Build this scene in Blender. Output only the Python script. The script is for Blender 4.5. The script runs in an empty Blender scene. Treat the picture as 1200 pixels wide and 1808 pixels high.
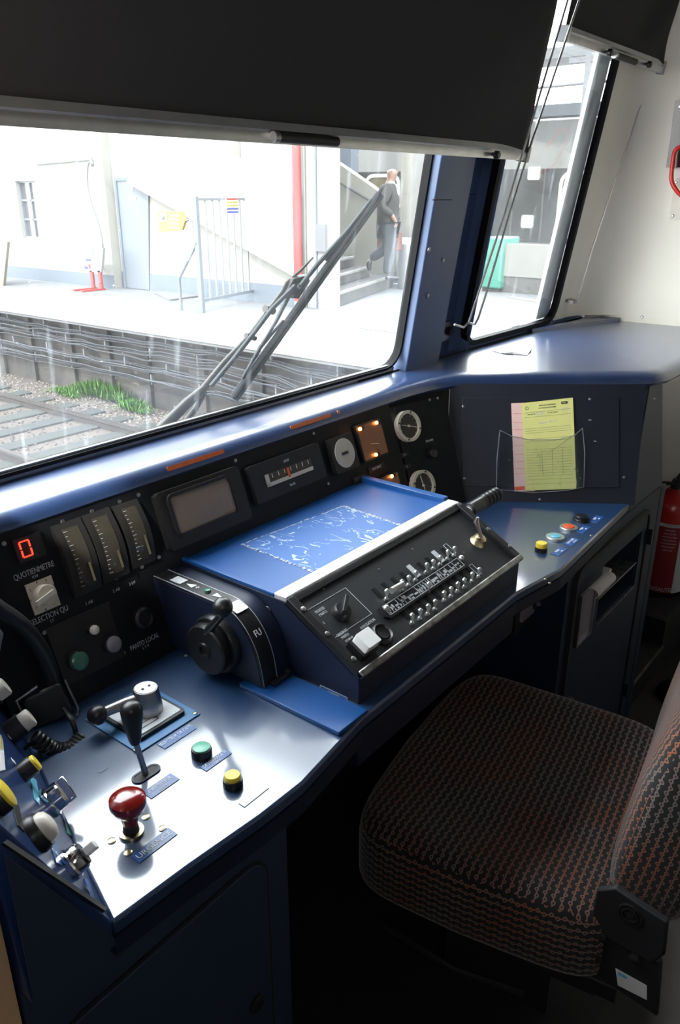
import bpy, bmesh, math, random
from mathutils import Vector as V, Matrix as M
random.seed(7)
sc = bpy.context.scene
COL = sc.collection
PI = math.pi
R = math.radians
# ------------------------------------------------------------------ camera
FPX = 1406.0; PITCH = R(21.8); YAW = R(51.8); EYE = V((0, 0, 1.55))
cf = V((math.sin(YAW)*math.cos(PITCH), math.cos(YAW)*math.cos(PITCH), -math.sin(PITCH)))
cr = V((math.cos(YAW), -math.sin(YAW), 0)); cu = cr.cross(cf)
cam = bpy.data.cameras.new('camera'); camo = bpy.data.objects.new('camera', cam); COL.objects.link(camo)
cam.sensor_fit = 'VERTICAL'; cam.sensor_height = 36.0; cam.lens = FPX*36/1808; cam.clip_start = 0.02; cam.clip_end = 300
m = M.Identity(4)
for i in range(3):
    m[i][0] = cr[i]; m[i][1] = cu[i]; m[i][2] = -cf[i]; m[i][3] = EYE[i]
camo.matrix_world = m; sc.camera = camo
def ray(px, py): return cf + cr*((px-600)/FPX) + cu*((904-py)/FPX)
def ZP(px, py, z): d = ray(px, py); return EYE + d*((z-EYE.z)/d.z)
def YP(px, py, y): d = ray(px, py); return EYE + d*(y/d.y)
def XP(px, py, x): d = ray(px, py); return EYE + d*(x/d.x)
def zat(x, y, py):            # height of the point above (x,y) seen at image row py
    lo, hi = -2, 8
    for _ in range(50):
        mid = (lo+hi)/2; q = V((x, y, mid))-EYE
        if 904-FPX*q.dot(cu)/q.dot(cf) > py: lo = mid
        else: hi = mid
    return lo
# ------------------------------------------------------------------ frames
class Fr:
    def __init__(s, o, x, y):
        s.o = V(o); s.x = V(x).normalized(); y = V(y); s.y = (y-s.x*y.dot(s.x)).normalized(); s.n = s.x.cross(s.y)
    def at(s, u, v, w=0): return s.o+s.x*u+s.y*v+s.n*w
    def uv(s, px, py, w=0):
        d = ray(px, py); o = s.o+s.n*w; t = (o-EYE).dot(s.n)/d.dot(s.n); p = EYE+d*t-o
        return p.dot(s.x), p.dot(s.y)
    def rect(s, tl, tr, br, bl):
        a, b, c, d = [s.uv(*p) for p in (tl, tr, br, bl)]
        return (a[0]+d[0])/2, (b[0]+c[0])/2, (c[1]+d[1])/2, (a[1]+b[1])/2
    def sub(s, u, v, ang=0, w=0):
        c, n = math.cos(ang), math.sin(ang)
        return Fr(s.at(u, v, w), s.x*c+s.y*n, s.y*c-s.x*n)
WF = Fr((0, 0, 0), (1, 0, 0), (0, 1, 0))
def XF(x0, y0, z0): return Fr((x0, y0, z0), (0, -1, 0), (0, 0, 1))     # plane facing -X, u runs toward -Y
def YF(x0, y0, z0): return Fr((x0, y0, z0), (1, 0, 0), (0, 0, 1))      # plane facing -Y
# ------------------------------------------------------------------ materials
def mat(name, col, rough=.5, metal=0., noise=0., nscale=40., emis=None, estr=0., coat=0., alpha=1., bump=0., bscale=200., col2=None, spec=None, trans=0., coatr=.2, coatior=1.5):
    mt = bpy.data.materials.new(name); mt.use_nodes = True
    nt = mt.node_tree; b = nt.nodes['Principled BSDF']
    b.inputs['Base Color'].default_value = (*col, 1); b.inputs['Roughness'].default_value = rough; b.inputs['Metallic'].default_value = metal
    if coat: b.inputs['Coat Weight'].default_value = coat; b.inputs['Coat Roughness'].default_value = coatr; b.inputs['Coat IOR'].default_value = coatior
    if spec is not None: b.inputs['Specular IOR Level'].default_value = spec
    if trans: b.inputs['Transmission Weight'].default_value = trans
    if alpha < 1: b.inputs['Alpha'].default_value = alpha
    if emis: b.inputs['Emission Color'].default_value = (*emis, 1); b.inputs['Emission Strength'].default_value = estr
    tc = nt.nodes.new('ShaderNodeTexCoord')
    n = nt.nodes.new('ShaderNodeTexNoise'); n.inputs['Scale'].default_value = nscale; n.inputs['Detail'].default_value = 6
    nt.links.new(tc.outputs['Object'], n.inputs['Vector'])
    c2 = col2 if col2 else tuple(c*.6 for c in col)
    rp = nt.nodes.new('ShaderNodeMix'); rp.data_type = 'RGBA'
    rp.inputs['A'].default_value = (*col, 1); rp.inputs['B'].default_value = (*c2, 1)
    mr = nt.nodes.new('ShaderNodeMapRange'); mr.inputs['From Min'].default_value = .4; mr.inputs['From Max'].default_value = .75
    mr.inputs['To Max'].default_value = max(noise, .12)
    nt.links.new(n.outputs['Fac'], mr.inputs['Value']); nt.links.new(mr.outputs['Result'], rp.inputs['Factor'])
    nt.links.new(rp.outputs['Result'], b.inputs['Base Color'])
    if bump:
        n2 = nt.nodes.new('ShaderNodeTexNoise'); n2.inputs['Scale'].default_value = bscale; nt.links.new(tc.outputs['Object'], n2.inputs['Vector'])
        bp = nt.nodes.new('ShaderNodeBump'); bp.inputs['Strength'].default_value = bump; bp.inputs['Distance'].default_value = .01
        nt.links.new(n2.outputs['Fac'], bp.inputs['Height']); nt.links.new(bp.outputs['Normal'], b.inputs['Normal'])
    return mt
def worn(name, col, chip, rough=.33, amount=.64, scale=55., coat=.0, **kw):    # paint with small chips and scratches showing what lies under it
    mt = mat(name, col, rough, noise=.35, nscale=9, coat=coat, **kw)
    nt = mt.node_tree; b = nt.nodes['Principled BSDF']; src = b.inputs['Base Color'].links[0].from_socket
    tc = [n for n in nt.nodes if n.type == 'TEX_COORD'][0]
    n = nt.nodes.new('ShaderNodeTexNoise'); n.inputs['Scale'].default_value = scale; n.inputs['Detail'].default_value = 8; n.inputs['Roughness'].default_value = .7
    nt.links.new(tc.outputs['Object'], n.inputs['Vector'])
    r = nt.nodes.new('ShaderNodeMapRange'); r.inputs['From Min'].default_value = amount; r.inputs['From Max'].default_value = amount+.02
    nt.links.new(n.outputs['Fac'], r.inputs['Value'])
    mx = nt.nodes.new('ShaderNodeMix'); mx.data_type = 'RGBA'; mx.inputs['B'].default_value = (*chip, 1)
    nt.links.new(src, mx.inputs['A']); nt.links.new(r.outputs['Result'], mx.inputs['Factor']); nt.links.new(mx.outputs['Result'], b.inputs['Base Color'])
    return mt
MT = dict(
 blue=worn('blue_desk_paint', (.013, .046, .122), (.20, .27, .34), .4, .735, 70, coat=1., coatr=.11, coatior=1.78),
 podblue=worn('side_panel_blue_paint', (.016, .045, .15), (.25, .3, .38), .32, .735, 70, coat=.15, coatr=.25), tray=worn('bright_blue_tray_paint', (.007, .072, .255), (.6, .65, .75), .38, .73, 90),
 navy=mat('navy_panel_paint', (.007, .013, .034), .5, noise=.3, nscale=14),
 dusk=mat('grey_cab_lining', (.2, .2, .2), .8), navyd=mat('dark_recess_paint', (.006, .008, .018), .5, noise=.3, nscale=14), pedblue=mat('pedestal_paint', (.026, .040, .080), .5, noise=.3, nscale=10), pillar=mat('slate_blue_pillar_paint', (.085, .138, .27), .42, noise=.25, nscale=8),
 ledge=worn('blue_ledge_paint', (.021, .052, .15), (.3, .35, .45), .4, .74, 60, coat=1., coatr=.2, coatior=1.9),
 black=mat('black_plastic', (.012, .012, .013), .35, noise=.2),
 blackm=mat('black_matt', (.014, .014, .016), .6, noise=.3),
 panelbk=worn('black_panel_coating', (.017, .018, .02), (.2, .2, .2), .5, .74, 120),
 edge=mat('worn_metal_edge', (.45, .44, .42), .4, 1., noise=.7, nscale=60, col2=(.04, .04, .04)),
 bezel=mat('dark_grey_bezel', (.012, .0115, .0105), .55),
 inst=mat('instrument_board_black', (.005, .006, .009), .6, spec=.3, noise=.3, nscale=20),
 alu=mat('aluminium', (.62, .62, .60), .35, .9, noise=.3, nscale=30),
 aluw=mat('pale_aluminium_strip', (.85, .86, .88), .35, .6),
 chrome=mat('chrome', (.8, .8, .8), .12, 1.),
 brass=mat('brass_screw', (.62, .52, .32), .3, 1.),
 steel=mat('steel', (.4, .4, .4), .35, 1.),
 cream=mat('cream_wall_laminate', (.90, .86, .75), .5, noise=.15, nscale=3, col2=(.85, .79, .66)),
 tan=mat('tan_door_jamb', (.9, .56, .3), .5),
 white=mat('white_plastic', (.9, .9, .88), .35),
 creamp=mat('cream_plastic', (.75, .70, .60), .35),
 yellow=mat('yellow_plastic', (.85, .65, .05), .35),
 red=mat('glossy_dark_red', (.20, .008, .006), .12, coat=.6),
 redb=mat('red_button', (.75, .10, .03), .3),
 cyan=mat('light_blue_button', (.12, .45, .6), .3),
 green=mat('green_button', (.12, .42, .28), .3),
 dgreen=mat('dark_green_lens', (.05, .17, .12), .2),
 greyl=mat('grey_lens', (.24, .22, .25), .3),
 lplate=mat('light_blue_plate', (.05, .18, .38), .4),
 wplate=mat('white_printed_plate', (.62, .64, .66), .35),
 dlabel=mat('engraved_blue_label', (.03, .10, .30), .3),
 ink=mat('white_lettering', (.75, .78, .82), .5),
 inkd=mat('dim_lettering', (.48, .50, .53), .5),
 inkb=mat('dark_lettering', (.03, .03, .03), .5),
 glassd=mat('instrument_glass', (.05, .045, .035), .08, noise=.4, nscale=50),
 dial=mat('dark_dial_face', (.055, .048, .038), .5, noise=.5, nscale=80),
 screen=mat('crt_screen', (.27, .215, .175), .2, noise=.5, nscale=7),  # brown blotchy base colour paints in a reflection on the glass
 ring=mat('cream_dial_ring', (.62, .57, .46), .45),
 rubber=mat('black_rubber', (.008, .008, .009), .6, spec=.15),
 fabric=mat('black_blind_fabric', (.020, .020, .023), .8, bump=.2, bscale=900),
 paper_y=mat('yellow_paper', (.72, .70, .25), .8), paper_p=mat('pink_paper', (.78, .52, .48), .8),
 paper_w=mat('white_paper', (.7, .68, .66), .7),
 floor=mat('dark_floor', (.016, .015, .015), .6, noise=.6, nscale=12),
 exred=mat('extinguisher_red', (.45, .015, .01), .3, coat=.4),
 exlab=mat('extinguisher_label_red', (.28, .02, .02), .45),
 hred=mat('red_handle', (.70, .03, .02), .3),
 brown=mat('dark_brown_glass', (.05, .02, .015), .2),
 # outdoors
 wallw=mat('white_render', (.83, .80, .72), .85, noise=.2, nscale=1.5),
 plinth=mat('blue_grey_plinth_paint', (.42, .50, .62), .8),
 doorb=mat('blue_grey_door_paint', (.52, .58, .68), .6),
 plat=mat('platform_asphalt', (.30, .30, .31), .9, noise=.7, nscale=1.2, col2=(.22, .22, .24)),
 coping=mat('platform_coping_concrete', (.68, .66, .62), .9, noise=.7, nscale=4, col2=(.4, .41, .36)),
 under=mat('stained_platform_wall', (.19, .165, .15), .9, noise=1., nscale=2.5, col2=(.075, .07, .07)),
 gravel=mat('track_ballast', (.27, .20, .16), .9, noise=1., nscale=25, col2=(.09, .08, .075), bump=1., bscale=30),
 stone=mat('pale_ballast_stone', (.33, .28, .25), .9, noise=.6, nscale=3),
 stone2=mat('grey_ballast_stone', (.18, .16, .15), .9, noise=.6, nscale=3),
 sleeper=mat('concrete_sleeper', (.10, .11, .10), .9, noise=.5, nscale=6),
 rail=mat('rusty_rail', (.14, .10, .085), .7, noise=.5, nscale=5), railt=mat('rail_head', (.34, .30, .28), .4, .6),
 cable=mat('grey_cable', (.16, .17, .20), .6), bracket=mat('pale_cable_bracket', (.5, .52, .56), .6),
 weed=mat('green_weeds', (.16, .42, .06), .8, noise=.6, nscale=9, col2=(.30, .50, .12)),
 pipe=mat('red_drainpipe', (.62, .05, .05), .5), pier=mat('white_pier_paint', (.72, .71, .70), .85, noise=.2, nscale=2),
 stairc=mat('weathered_stair_concrete', (.27, .26, .25), .9, noise=.9, nscale=6, col2=(.15, .14, .14)),
 gate=mat('pale_blue_gate_paint', (.50, .58, .66), .5), gatew=mat('white_gate_bars', (.72, .74, .74), .5),
 ysign=mat('yellow_sign', (.85, .68, .12), .5), signw=mat('sign_white', (.8, .8, .8), .5),
 sred=mat('sign_red', (.70, .05, .05), .5), sblue=mat('sign_blue', (.05, .08, .45), .5), rednt=mat('red_painted_stand', (.75, .06, .05), .5),
 board=mat('beige_board', (.62, .54, .40), .7), wdark=mat('dark_window_pane', (.16, .16, .17), .15), wframe=mat('window_bar_paint', (.55, .60, .68), .5),
 trainw=mat('white_train_paint', (.75, .75, .72), .4), traind=mat('dark_train_band', (.06, .065, .07), .25), traing=mat('train_window_warm', (.30, .25, .14), .2),
 lampw=mat('train_marker_lamp', (.9, .88, .8), .4, emis=(1, .95, .8), estr=2),
 bin=mat('teal_green_bin', (.10, .50, .38), .5), barrier=mat('pale_concrete_barrier', (.70, .68, .62), .8), barbase=mat('barrier_base', (.22, .21, .20), .9),
 wiper=mat('wiper_blue_grey', (.09, .14, .17), .45, noise=.2), wiperm=mat('wiper_arm_metal', (.16, .14, .12), .4, .4),
 jacket=mat('dark_grey_jacket', (.07, .06, .06), .9), trous=mat('blue_grey_trousers', (.045, .06, .095), .9), skin=mat('skin', (.62, .33, .25), .6),
 shirt=mat('white_shirt', (.8, .8, .8), .8), shoe=mat('black_shoe', (.02, .02, .025), .4), case=mat('red_brown_briefcase', (.38, .06, .04), .5),
 hair=mat('grey_hair', (.3, .28, .26), .9), jamb=mat('white_window_frame', (.62, .64, .66), .4, .2, noise=.3, nscale=20),
 led=mat('red_led', (.6, .02, .01), .4, emis=(1, .03, .015), estr=2.2),
 amber=mat('amber_bulb', (1, .4, .1), .4, emis=(1, .30, .05), estr=9),
 amberbar=mat('amber_strip_lamp', (.16, .05, .02), .25, emis=(1, .20, .04), estr=.07, noise=1., nscale=60),
 glow=mat('amber_lit_dial', (.07, .04, .02), .35, emis=(.8, .22, .05), estr=.03, noise=.5, nscale=60),
 residue=None, seat=None, glass=None, film=None)
MT['blue'].node_tree.nodes['Principled BSDF'].inputs['Specular IOR Level'].default_value = .7
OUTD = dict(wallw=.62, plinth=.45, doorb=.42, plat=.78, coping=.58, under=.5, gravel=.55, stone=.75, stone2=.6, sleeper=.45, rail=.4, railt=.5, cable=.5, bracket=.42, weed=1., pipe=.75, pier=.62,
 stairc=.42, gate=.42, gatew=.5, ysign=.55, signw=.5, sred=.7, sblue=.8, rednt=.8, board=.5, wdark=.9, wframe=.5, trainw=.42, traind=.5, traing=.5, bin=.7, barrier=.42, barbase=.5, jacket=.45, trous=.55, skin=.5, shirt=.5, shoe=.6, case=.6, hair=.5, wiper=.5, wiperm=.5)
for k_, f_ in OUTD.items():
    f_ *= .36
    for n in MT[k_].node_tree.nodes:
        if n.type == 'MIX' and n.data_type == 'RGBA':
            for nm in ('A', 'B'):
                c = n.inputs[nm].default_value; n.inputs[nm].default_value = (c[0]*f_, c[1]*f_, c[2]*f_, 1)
# scratched glue residue on the tray
def residue():
    mt = bpy.data.materials.new('scratched_glue_residue'); mt.use_nodes = True; nt = mt.node_tree; b = nt.nodes['Principled BSDF']; b.inputs['Roughness'].default_value = .5
    tc = nt.nodes.new('ShaderNodeTexCoord'); prev = None
    for i, (sc_, dist, th) in enumerate(((14, 6., .012), (22, 3., .010), (9, 9., .010))):
        mp = nt.nodes.new('ShaderNodeMapping'); mp.inputs['Rotation'].default_value = (0, 0, (.5, 1.3, 2.6)[i]); mp.inputs['Scale'].default_value = (1, (.45, .6, .35)[i], 1)
        nt.links.new(tc.outputs['Object'], mp.inputs['Vector'])
        n = nt.nodes.new('ShaderNodeTexNoise'); n.inputs['Scale'].default_value = sc_; n.inputs['Distortion'].default_value = dist*.15; n.inputs['Detail'].default_value = 2
        nt.links.new(mp.outputs['Vector'], n.inputs['Vector'])
        a = nt.nodes.new('ShaderNodeMath'); a.operation = 'SUBTRACT'; a.inputs[1].default_value = .5; nt.links.new(n.outputs['Fac'], a.inputs[0])
        ab = nt.nodes.new('ShaderNodeMath'); ab.operation = 'ABSOLUTE'; nt.links.new(a.outputs[0], ab.inputs[0])
        lt = nt.nodes.new('ShaderNodeMath'); lt.operation = 'LESS_THAN'; lt.inputs[1].default_value = th*.5; nt.links.new(ab.outputs[0], lt.inputs[0])
        g = nt.nodes.new('ShaderNodeTexNoise'); g.inputs['Scale'].default_value = 25+7*i; nt.links.new(tc.outputs['Object'], g.inputs['Vector'])
        gt = nt.nodes.new('ShaderNodeMath'); gt.operation = 'GREATER_THAN'; gt.inputs[1].default_value = .53; nt.links.new(g.outputs['Fac'], gt.inputs[0])
        mu = nt.nodes.new('ShaderNodeMath'); mu.operation = 'MULTIPLY'; nt.links.new(lt.outputs[0], mu.inputs[0]); nt.links.new(gt.outputs[0], mu.inputs[1])
        if prev is None: prev = mu
        else:
            mxx = nt.nodes.new('ShaderNodeMath'); mxx.operation = 'MAXIMUM'; nt.links.new(prev.outputs[0], mxx.inputs[0]); nt.links.new(mu.outputs[0], mxx.inputs[1]); prev = mxx
    mx = nt.nodes.new('ShaderNodeMix'); mx.data_type = 'RGBA'; mx.inputs['A'].default_value = (.018, .10, .32, 1); mx.inputs['B'].default_value = (.32, .42, .55, 1)
    nt.links.new(prev.outputs[0], mx.inputs['Factor']); nt.links.new(mx.outputs['Result'], b.inputs['Base Color'])
    return mt
MT['residue'] = residue()
def seatmat():
    mt = bpy.data.materials.new('chain_patterned_moquette'); mt.use_nodes = True; nt = mt.node_tree; b = nt.nodes['Principled BSDF']
    b.inputs['Roughness'].default_value = .9; b.inputs['Sheen Weight'].default_value = .35; b.inputs['Sheen Roughness'].default_value = .4; b.inputs['Sheen Tint'].default_value = (.8, .8, .8, 1)
    L = nt.links.new
    def mth(op, a, bb=None, c=None):
        n = nt.nodes.new('ShaderNodeMath'); n.operation = op
        for i, x in enumerate((a, bb, c)):
            if x is None: continue
            if isinstance(x, (int, float)): n.inputs[i].default_value = x
            else: L(x, n.inputs[i])
        return n.outputs[0]
    uv = nt.nodes.new('ShaderNodeUVMap'); sp = nt.nodes.new('ShaderNodeSeparateXYZ'); L(uv.outputs['UV'], sp.inputs[0])
    u = mth('MULTIPLY', sp.outputs['X'], 1/.0105); v = mth('MULTIPLY', sp.outputs['Y'], 1/.0135)
    wave = mth('MULTIPLY', mth('SINE', mth('MULTIPLY', u, PI)), .12)
    vv = mth('SUBTRACT', mth('FRACT', mth('ADD', v, wave)), .5)
    line = mth('LESS_THAN', mth('ABSOLUTE', vv), .09)
    uu = mth('SUBTRACT', mth('FRACT', u), .5)
    d = mth('SQRT', mth('ADD', mth('MULTIPLY', mth('MULTIPLY', uu, .78), mth('MULTIPLY', uu, .78)), mth('MULTIPLY', vv, vv)))
    ringo = mth('LESS_THAN', d, .27); ringi = mth('GREATER_THAN', d, .10)
    both = mth('MULTIPLY', mth('MAXIMUM', line, ringo), ringi)
    n = nt.nodes.new('ShaderNodeTexNoise'); n.inputs['Scale'].default_value = 7; L(uv.outputs['UV'], n.inputs['Vector'])
    c = nt.nodes.new('ShaderNodeMix'); c.data_type = 'RGBA'; c.inputs['A'].default_value = (.25, .085, .04, 1); c.inputs['B'].default_value = (.17, .13, .115, 1)
    L(mth('MULTIPLY', mth('SUBTRACT', n.outputs['Fac'], .42), 5.), c.inputs['Factor']); c.clamp_factor = True
    mx = nt.nodes.new('ShaderNodeMix'); mx.data_type = 'RGBA'; mx.inputs['A'].default_value = (.008, .008, .009, 1)
    L(both, mx.inputs['Factor']); L(c.outputs['Result'], mx.inputs['B']); L(mx.outputs['Result'], b.inputs['Base Color'])
    return mt
MT['seat'] = seatmat()
def glassmat(name, dust, lo, hi, tint=(.93, .96, .97)):
    mt = bpy.data.materials.new(name); mt.use_nodes = True; nt = mt.node_tree; nt.nodes.clear(); L = nt.links.new
    out = nt.nodes.new('ShaderNodeOutputMaterial'); tr = nt.nodes.new('ShaderNodeBsdfTransparent'); tr.inputs[0].default_value = (*tint, 1)
    gl = nt.nodes.new('ShaderNodeBsdfGlossy'); gl.inputs['Roughness'].default_value = .02
    lw = nt.nodes.new('ShaderNodeLayerWeight'); lw.inputs[0].default_value = .5
    pw = nt.nodes.new('ShaderNodeMath'); pw.operation = 'POWER'; pw.inputs[1].default_value = 4.5; L(lw.outputs['Facing'], pw.inputs[0])
    fr = nt.nodes.new('ShaderNodeMath'); fr.operation = 'MULTIPLY_ADD'; fr.inputs[1].default_value = .8; fr.inputs[2].default_value = .03; L(pw.outputs[0], fr.inputs[0])
    m1 = nt.nodes.new('ShaderNodeMixShader'); L(fr.outputs[0], m1.inputs[0]); L(tr.outputs[0], m1.inputs[1]); L(gl.outputs[0], m1.inputs[2])
    ts = nt.nodes.new('ShaderNodeBsdfTranslucent'); ts.inputs[0].default_value = (.80, .88, .95, 1)
    tc = nt.nodes.new('ShaderNodeTexCoord')
    def nz(scale, x, detail=5):
        mp = nt.nodes.new('ShaderNodeMapping'); mp.inputs['Scale'].default_value = x; L(tc.outputs['Object'], mp.inputs['Vector'])
        n = nt.nodes.new('ShaderNodeTexNoise'); n.inputs['Scale'].default_value = scale; n.inputs['Detail'].default_value = detail; L(mp.outputs[0], n.inputs['Vector']); return n.outputs['Fac']
    def rng(s, a, b, c, d):
        r = nt.nodes.new('ShaderNodeMapRange'); r.inputs[1].default_value = a; r.inputs[2].default_value = b; r.inputs[3].default_value = c; r.inputs[4].default_value = d; L(s, r.inputs[0]); return r.outputs[0]
    a = rng(nz(3.5, (1, 1, 1)), .35, .7, lo, hi)
    s = rng(nz(40, (1.2, 1, .05)), .62, .75, 0, dust*.8)      # vertical dried drips
    sp = rng(nz(130, (1, 1, 1), 2), .74, .78, 0, dust*1.6)    # splashes
    ad = nt.nodes.new('ShaderNodeMath'); L(a, ad.inputs[0]); L(s, ad.inputs[1])
    ad2 = nt.nodes.new('ShaderNodeMath'); L(ad.outputs[0], ad2.inputs[0]); L(sp, ad2.inputs[1]); ad2.use_clamp = True
    m2 = nt.nodes.new('ShaderNodeMixShader'); L(ad2.outputs[0], m2.inputs[0]); L(m1.outputs[0], m2.inputs[1]); L(ts.outputs[0], m2.inputs[2])
    L(m2.outputs[0], out.inputs[0]); return mt
MT['glass'] = glassmat('dusty_windscreen_glass', .08, .004, .024)
MT['glass2'] = glassmat('side_windscreen_glass', .08, .006, .024)
MT['film'] = glassmat('clear_plastic_film', .3, .06, .16, (.85, .87, .88))
# ------------------------------------------------------------------ mesh builder
class B:
    def __init__(s): s.bm = bmesh.new()
    def poly(s, pts, flip=False):
        vs = [s.bm.verts.new(p) for p in (reversed(pts) if flip else pts)]; return s.bm.faces.new(vs)
    def prism(s, fr, pts, w0, w1):
        n = len(pts); a = [s.bm.verts.new(fr.at(u, v, w0)) for u, v in pts]; b = [s.bm.verts.new(fr.at(u, v, w1)) for u, v in pts]
        s.bm.faces.new(a[::-1]); s.bm.faces.new(b)
        for i in range(n): j = (i+1) % n; s.bm.faces.new((a[i], a[j], b[j], b[i]))
        return s
    def box(s, fr, u0, u1, v0, v1, w0, w1): return s.prism(fr, [(u0, v0), (u1, v0), (u1, v1), (u0, v1)], w0, w1)
    def rbox(s, fr, u0, u1, v0, v1, w0, w1, r, seg=5):
        r = min(r, (u1-u0)/2.01, (v1-v0)/2.01); pts = []
        for cx, cy, a0 in ((u1-r, v0+r, -90), (u1-r, v1-r, 0), (u0+r, v1-r, 90), (u0+r, v0+r, 180)):
            for k in range(seg+1): a = R(a0+90*k/seg); pts.append((cx+r*math.cos(a), cy+r*math.sin(a)))
        return s.prism(fr, pts, w0, w1)
    def loft(s, rings, cap=True, closed=True):
        vr = [[s.bm.verts.new(p) for p in r] for r in rings]
        for a, b in zip(vr, vr[1:]):
            n = len(a)
            for i in range(n if closed else n-1): j = (i+1) % n; s.bm.faces.new((a[i], a[j], b[j], b[i]))
        if cap and closed:
            s.bm.faces.new(vr[0][::-1]); s.bm.faces.new(vr[-1])
        return s
    def lathe(s, fr, u, v, prof, seg=28, cap=True):
        rings = [[fr.at(u+r*math.cos(2*PI*k/seg), v+r*math.sin(2*PI*k/seg), w) for k in range(seg)] for r, w in prof]
        return s.loft(rings, cap)
    def cyl(s, fr, u, v, w0, w1, r0, r1=None, seg=28): return s.lathe(fr, u, v, [(r0, w0), (r1 if r1 is not None else r0, w1)], seg)
    def ring(s, fr, u, v, ri, ro, w0, w1, seg=40):
        rings = [[fr.at(u+r*math.cos(2*PI*k/seg), v+r*math.sin(2*PI*k/seg), w) for k in range(seg)] for r, w in ((ri, w0), (ro, w0), (ro, w1), (ri, w1), (ri, w0))]
        return s.loft(rings, False)
    def frame(s, fr, u0, u1, v0, v1, t, w0, w1, r=0.0):     # rectangular ring
        def rr(a0, a1, b0, b1, r):
            r = max(r, .0005); pts = []
            for cx, cy, g in ((a1-r, b0+r, -90), (a1-r, b1-r, 0), (a0+r, b1-r, 90), (a0+r, b0+r, 180)):
                for k in range(5): a = R(g+90*k/4); pts.append((cx+r*math.cos(a), cy+r*math.sin(a)))
            return pts
        o = rr(u0, u1, v0, v1, r+t if r else .001); i = rr(u0+t, u1-t, v0+t, v1-t, r if r else .0008)
        return s.loft([[fr.at(a, b, w) for a, b in p] for p, w in ((i, w0), (o, w0), (o, w1), (i, w1), (i, w0))], False)
    def tube(s, pts, r, seg=8, cap=True):
        pts = [V(p) for p in pts]; rings = []; up = None
        for i, p in enumerate(pts):
            t = (pts[min(i+1, len(pts)-1)]-pts[max(i-1, 0)]).normalized()
            if up is None:
                up = V((0, 0, 1)) if abs(t.z) < .9 else V((1, 0, 0))
            a = (up-t*up.dot(t)).normalized(); b = t.cross(a); up = a
            rr = r[i] if isinstance(r, (list, tuple)) else r
            rings.append([p+a*rr*math.cos(2*PI*k/seg)+b*rr*math.sin(2*PI*k/seg) for k in range(seg)])
        return s.loft(rings, cap)
    def ball(s, c, r, seg=20, sx=1, sy=1, sz=1, fr=None):
        fr = fr or WF; c = V(c); rings = []
        for i in range(1, seg//2):
            a = PI*i/(seg//2); rings.append([c+fr.x*(r*sx*math.sin(a)*math.cos(2*PI*k/seg))+fr.y*(r*sy*math.sin(a)*math.sin(2*PI*k/seg))-fr.n*(r*sz*math.cos(a)) for k in range(seg)])
        return s.loft(rings, True)
KEEP = {}
def obj(name, b, mt, parent=None, smooth=True, bev=0., uvbox=None, kind=None):
    bm = b.bm
    bmesh.ops.recalc_face_normals(bm, faces=bm.faces)
    if smooth:
        for f in bm.faces: f.smooth = True
        for e in bm.edges:
            if len(e.link_faces) == 2:
                if e.link_faces[0].normal.angle(e.link_faces[1].normal, 0) > R(38): e.smooth = False
    if uvbox:
        L = bm.loops.layers.uv.new('UVMap'); bm.normal_update()
        for f in bm.faces:
            for l in f.loops: l[L].uv = uvbox(l.vert.co, f.normal)
    root = parent
    while root is not None and root.parent is not None: root = root.parent
    if root is not None: off = root.location.copy()
    else:
        cs = [v.co for v in bm.verts]; off = V(((min(c.x for c in cs)+max(c.x for c in cs))/2, (min(c.y for c in cs)+max(c.y for c in cs))/2, min(c.z for c in cs)))
    bmesh.ops.translate(bm, verts=bm.verts, vec=-off)
    me = bpy.data.meshes.new(name); bm.to_mesh(me); bm.free()
    o = bpy.data.objects.new(name, me); COL.objects.link(o)
    if parent is None: o.location = off
    else: o.parent = parent
    for x in (mt if isinstance(mt, (list, tuple)) else [mt]): me.materials.append(MT[x] if isinstance(x, str) else x)
    if bev:
        md = o.modifiers.new('edge', 'BEVEL'); md.width = bev; md.segments = 2; md.limit_method = 'ANGLE'; md.angle_limit = R(40)
    if kind: o['kind'] = kind
    return o
def thing(name, loc, label, cat, group=None):
    o = bpy.data.objects.new(name, None); COL.objects.link(o); o.location = loc; o.empty_display_size = .05
    o['label'] = label; o['category'] = cat
    if group: o['group'] = group
    return o
def tag(o, label, cat, group=None):
    o['label'] = label; o['category'] = cat
    if group: o['group'] = group
    return o
def struct(name, b, mt, **k): return obj(name, b, mt, kind='structure', **k)
def plabel(o, l): o['label'] = l; return o
def text(fr, u, v, size, s, mt, parent, name='lettering', ang=0., w=.0006, sx=1., align='CENTER', space=1.0):
    cu_ = bpy.data.curves.new(name, 'FONT'); cu_.body = s; cu_.size = size; cu_.align_x = align; cu_.align_y = 'CENTER'; cu_.extrude = .00025; cu_.space_character = space
    cu_.resolution_u = 3
    o = bpy.data.objects.new('t', cu_); COL.objects.link(o)
    dg = bpy.context.evaluated_depsgraph_get(); me = bpy.data.meshes.new_from_object(o.evaluated_get(dg)); bpy.data.objects.remove(o)
    f2 = fr.sub(u, v, ang); root = parent
    while root.parent is not None: root = root.parent
    for vv in me.vertices:
        c = vv.co; vv.co = f2.at(c.x*sx, c.y, w+c.z)-root.location
    me.name = name; r = bpy.data.objects.new(name, me); COL.objects.link(r); r.parent = parent; me.materials.clear(); me.materials.append(MT[mt]); return r
def screw(fr, px, py, parent, mt='brass', r=.0042, w=0.0):
    u, v = fr.uv(px, py); b = B(); b.lathe(fr, u, v, [(r, w), (r, w+.0012), (r*.6, w+.002)], 14)
    f2 = fr.sub(u, v, random.uniform(0, 3)); o = obj('screw', b, mt, parent)
    return o
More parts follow.
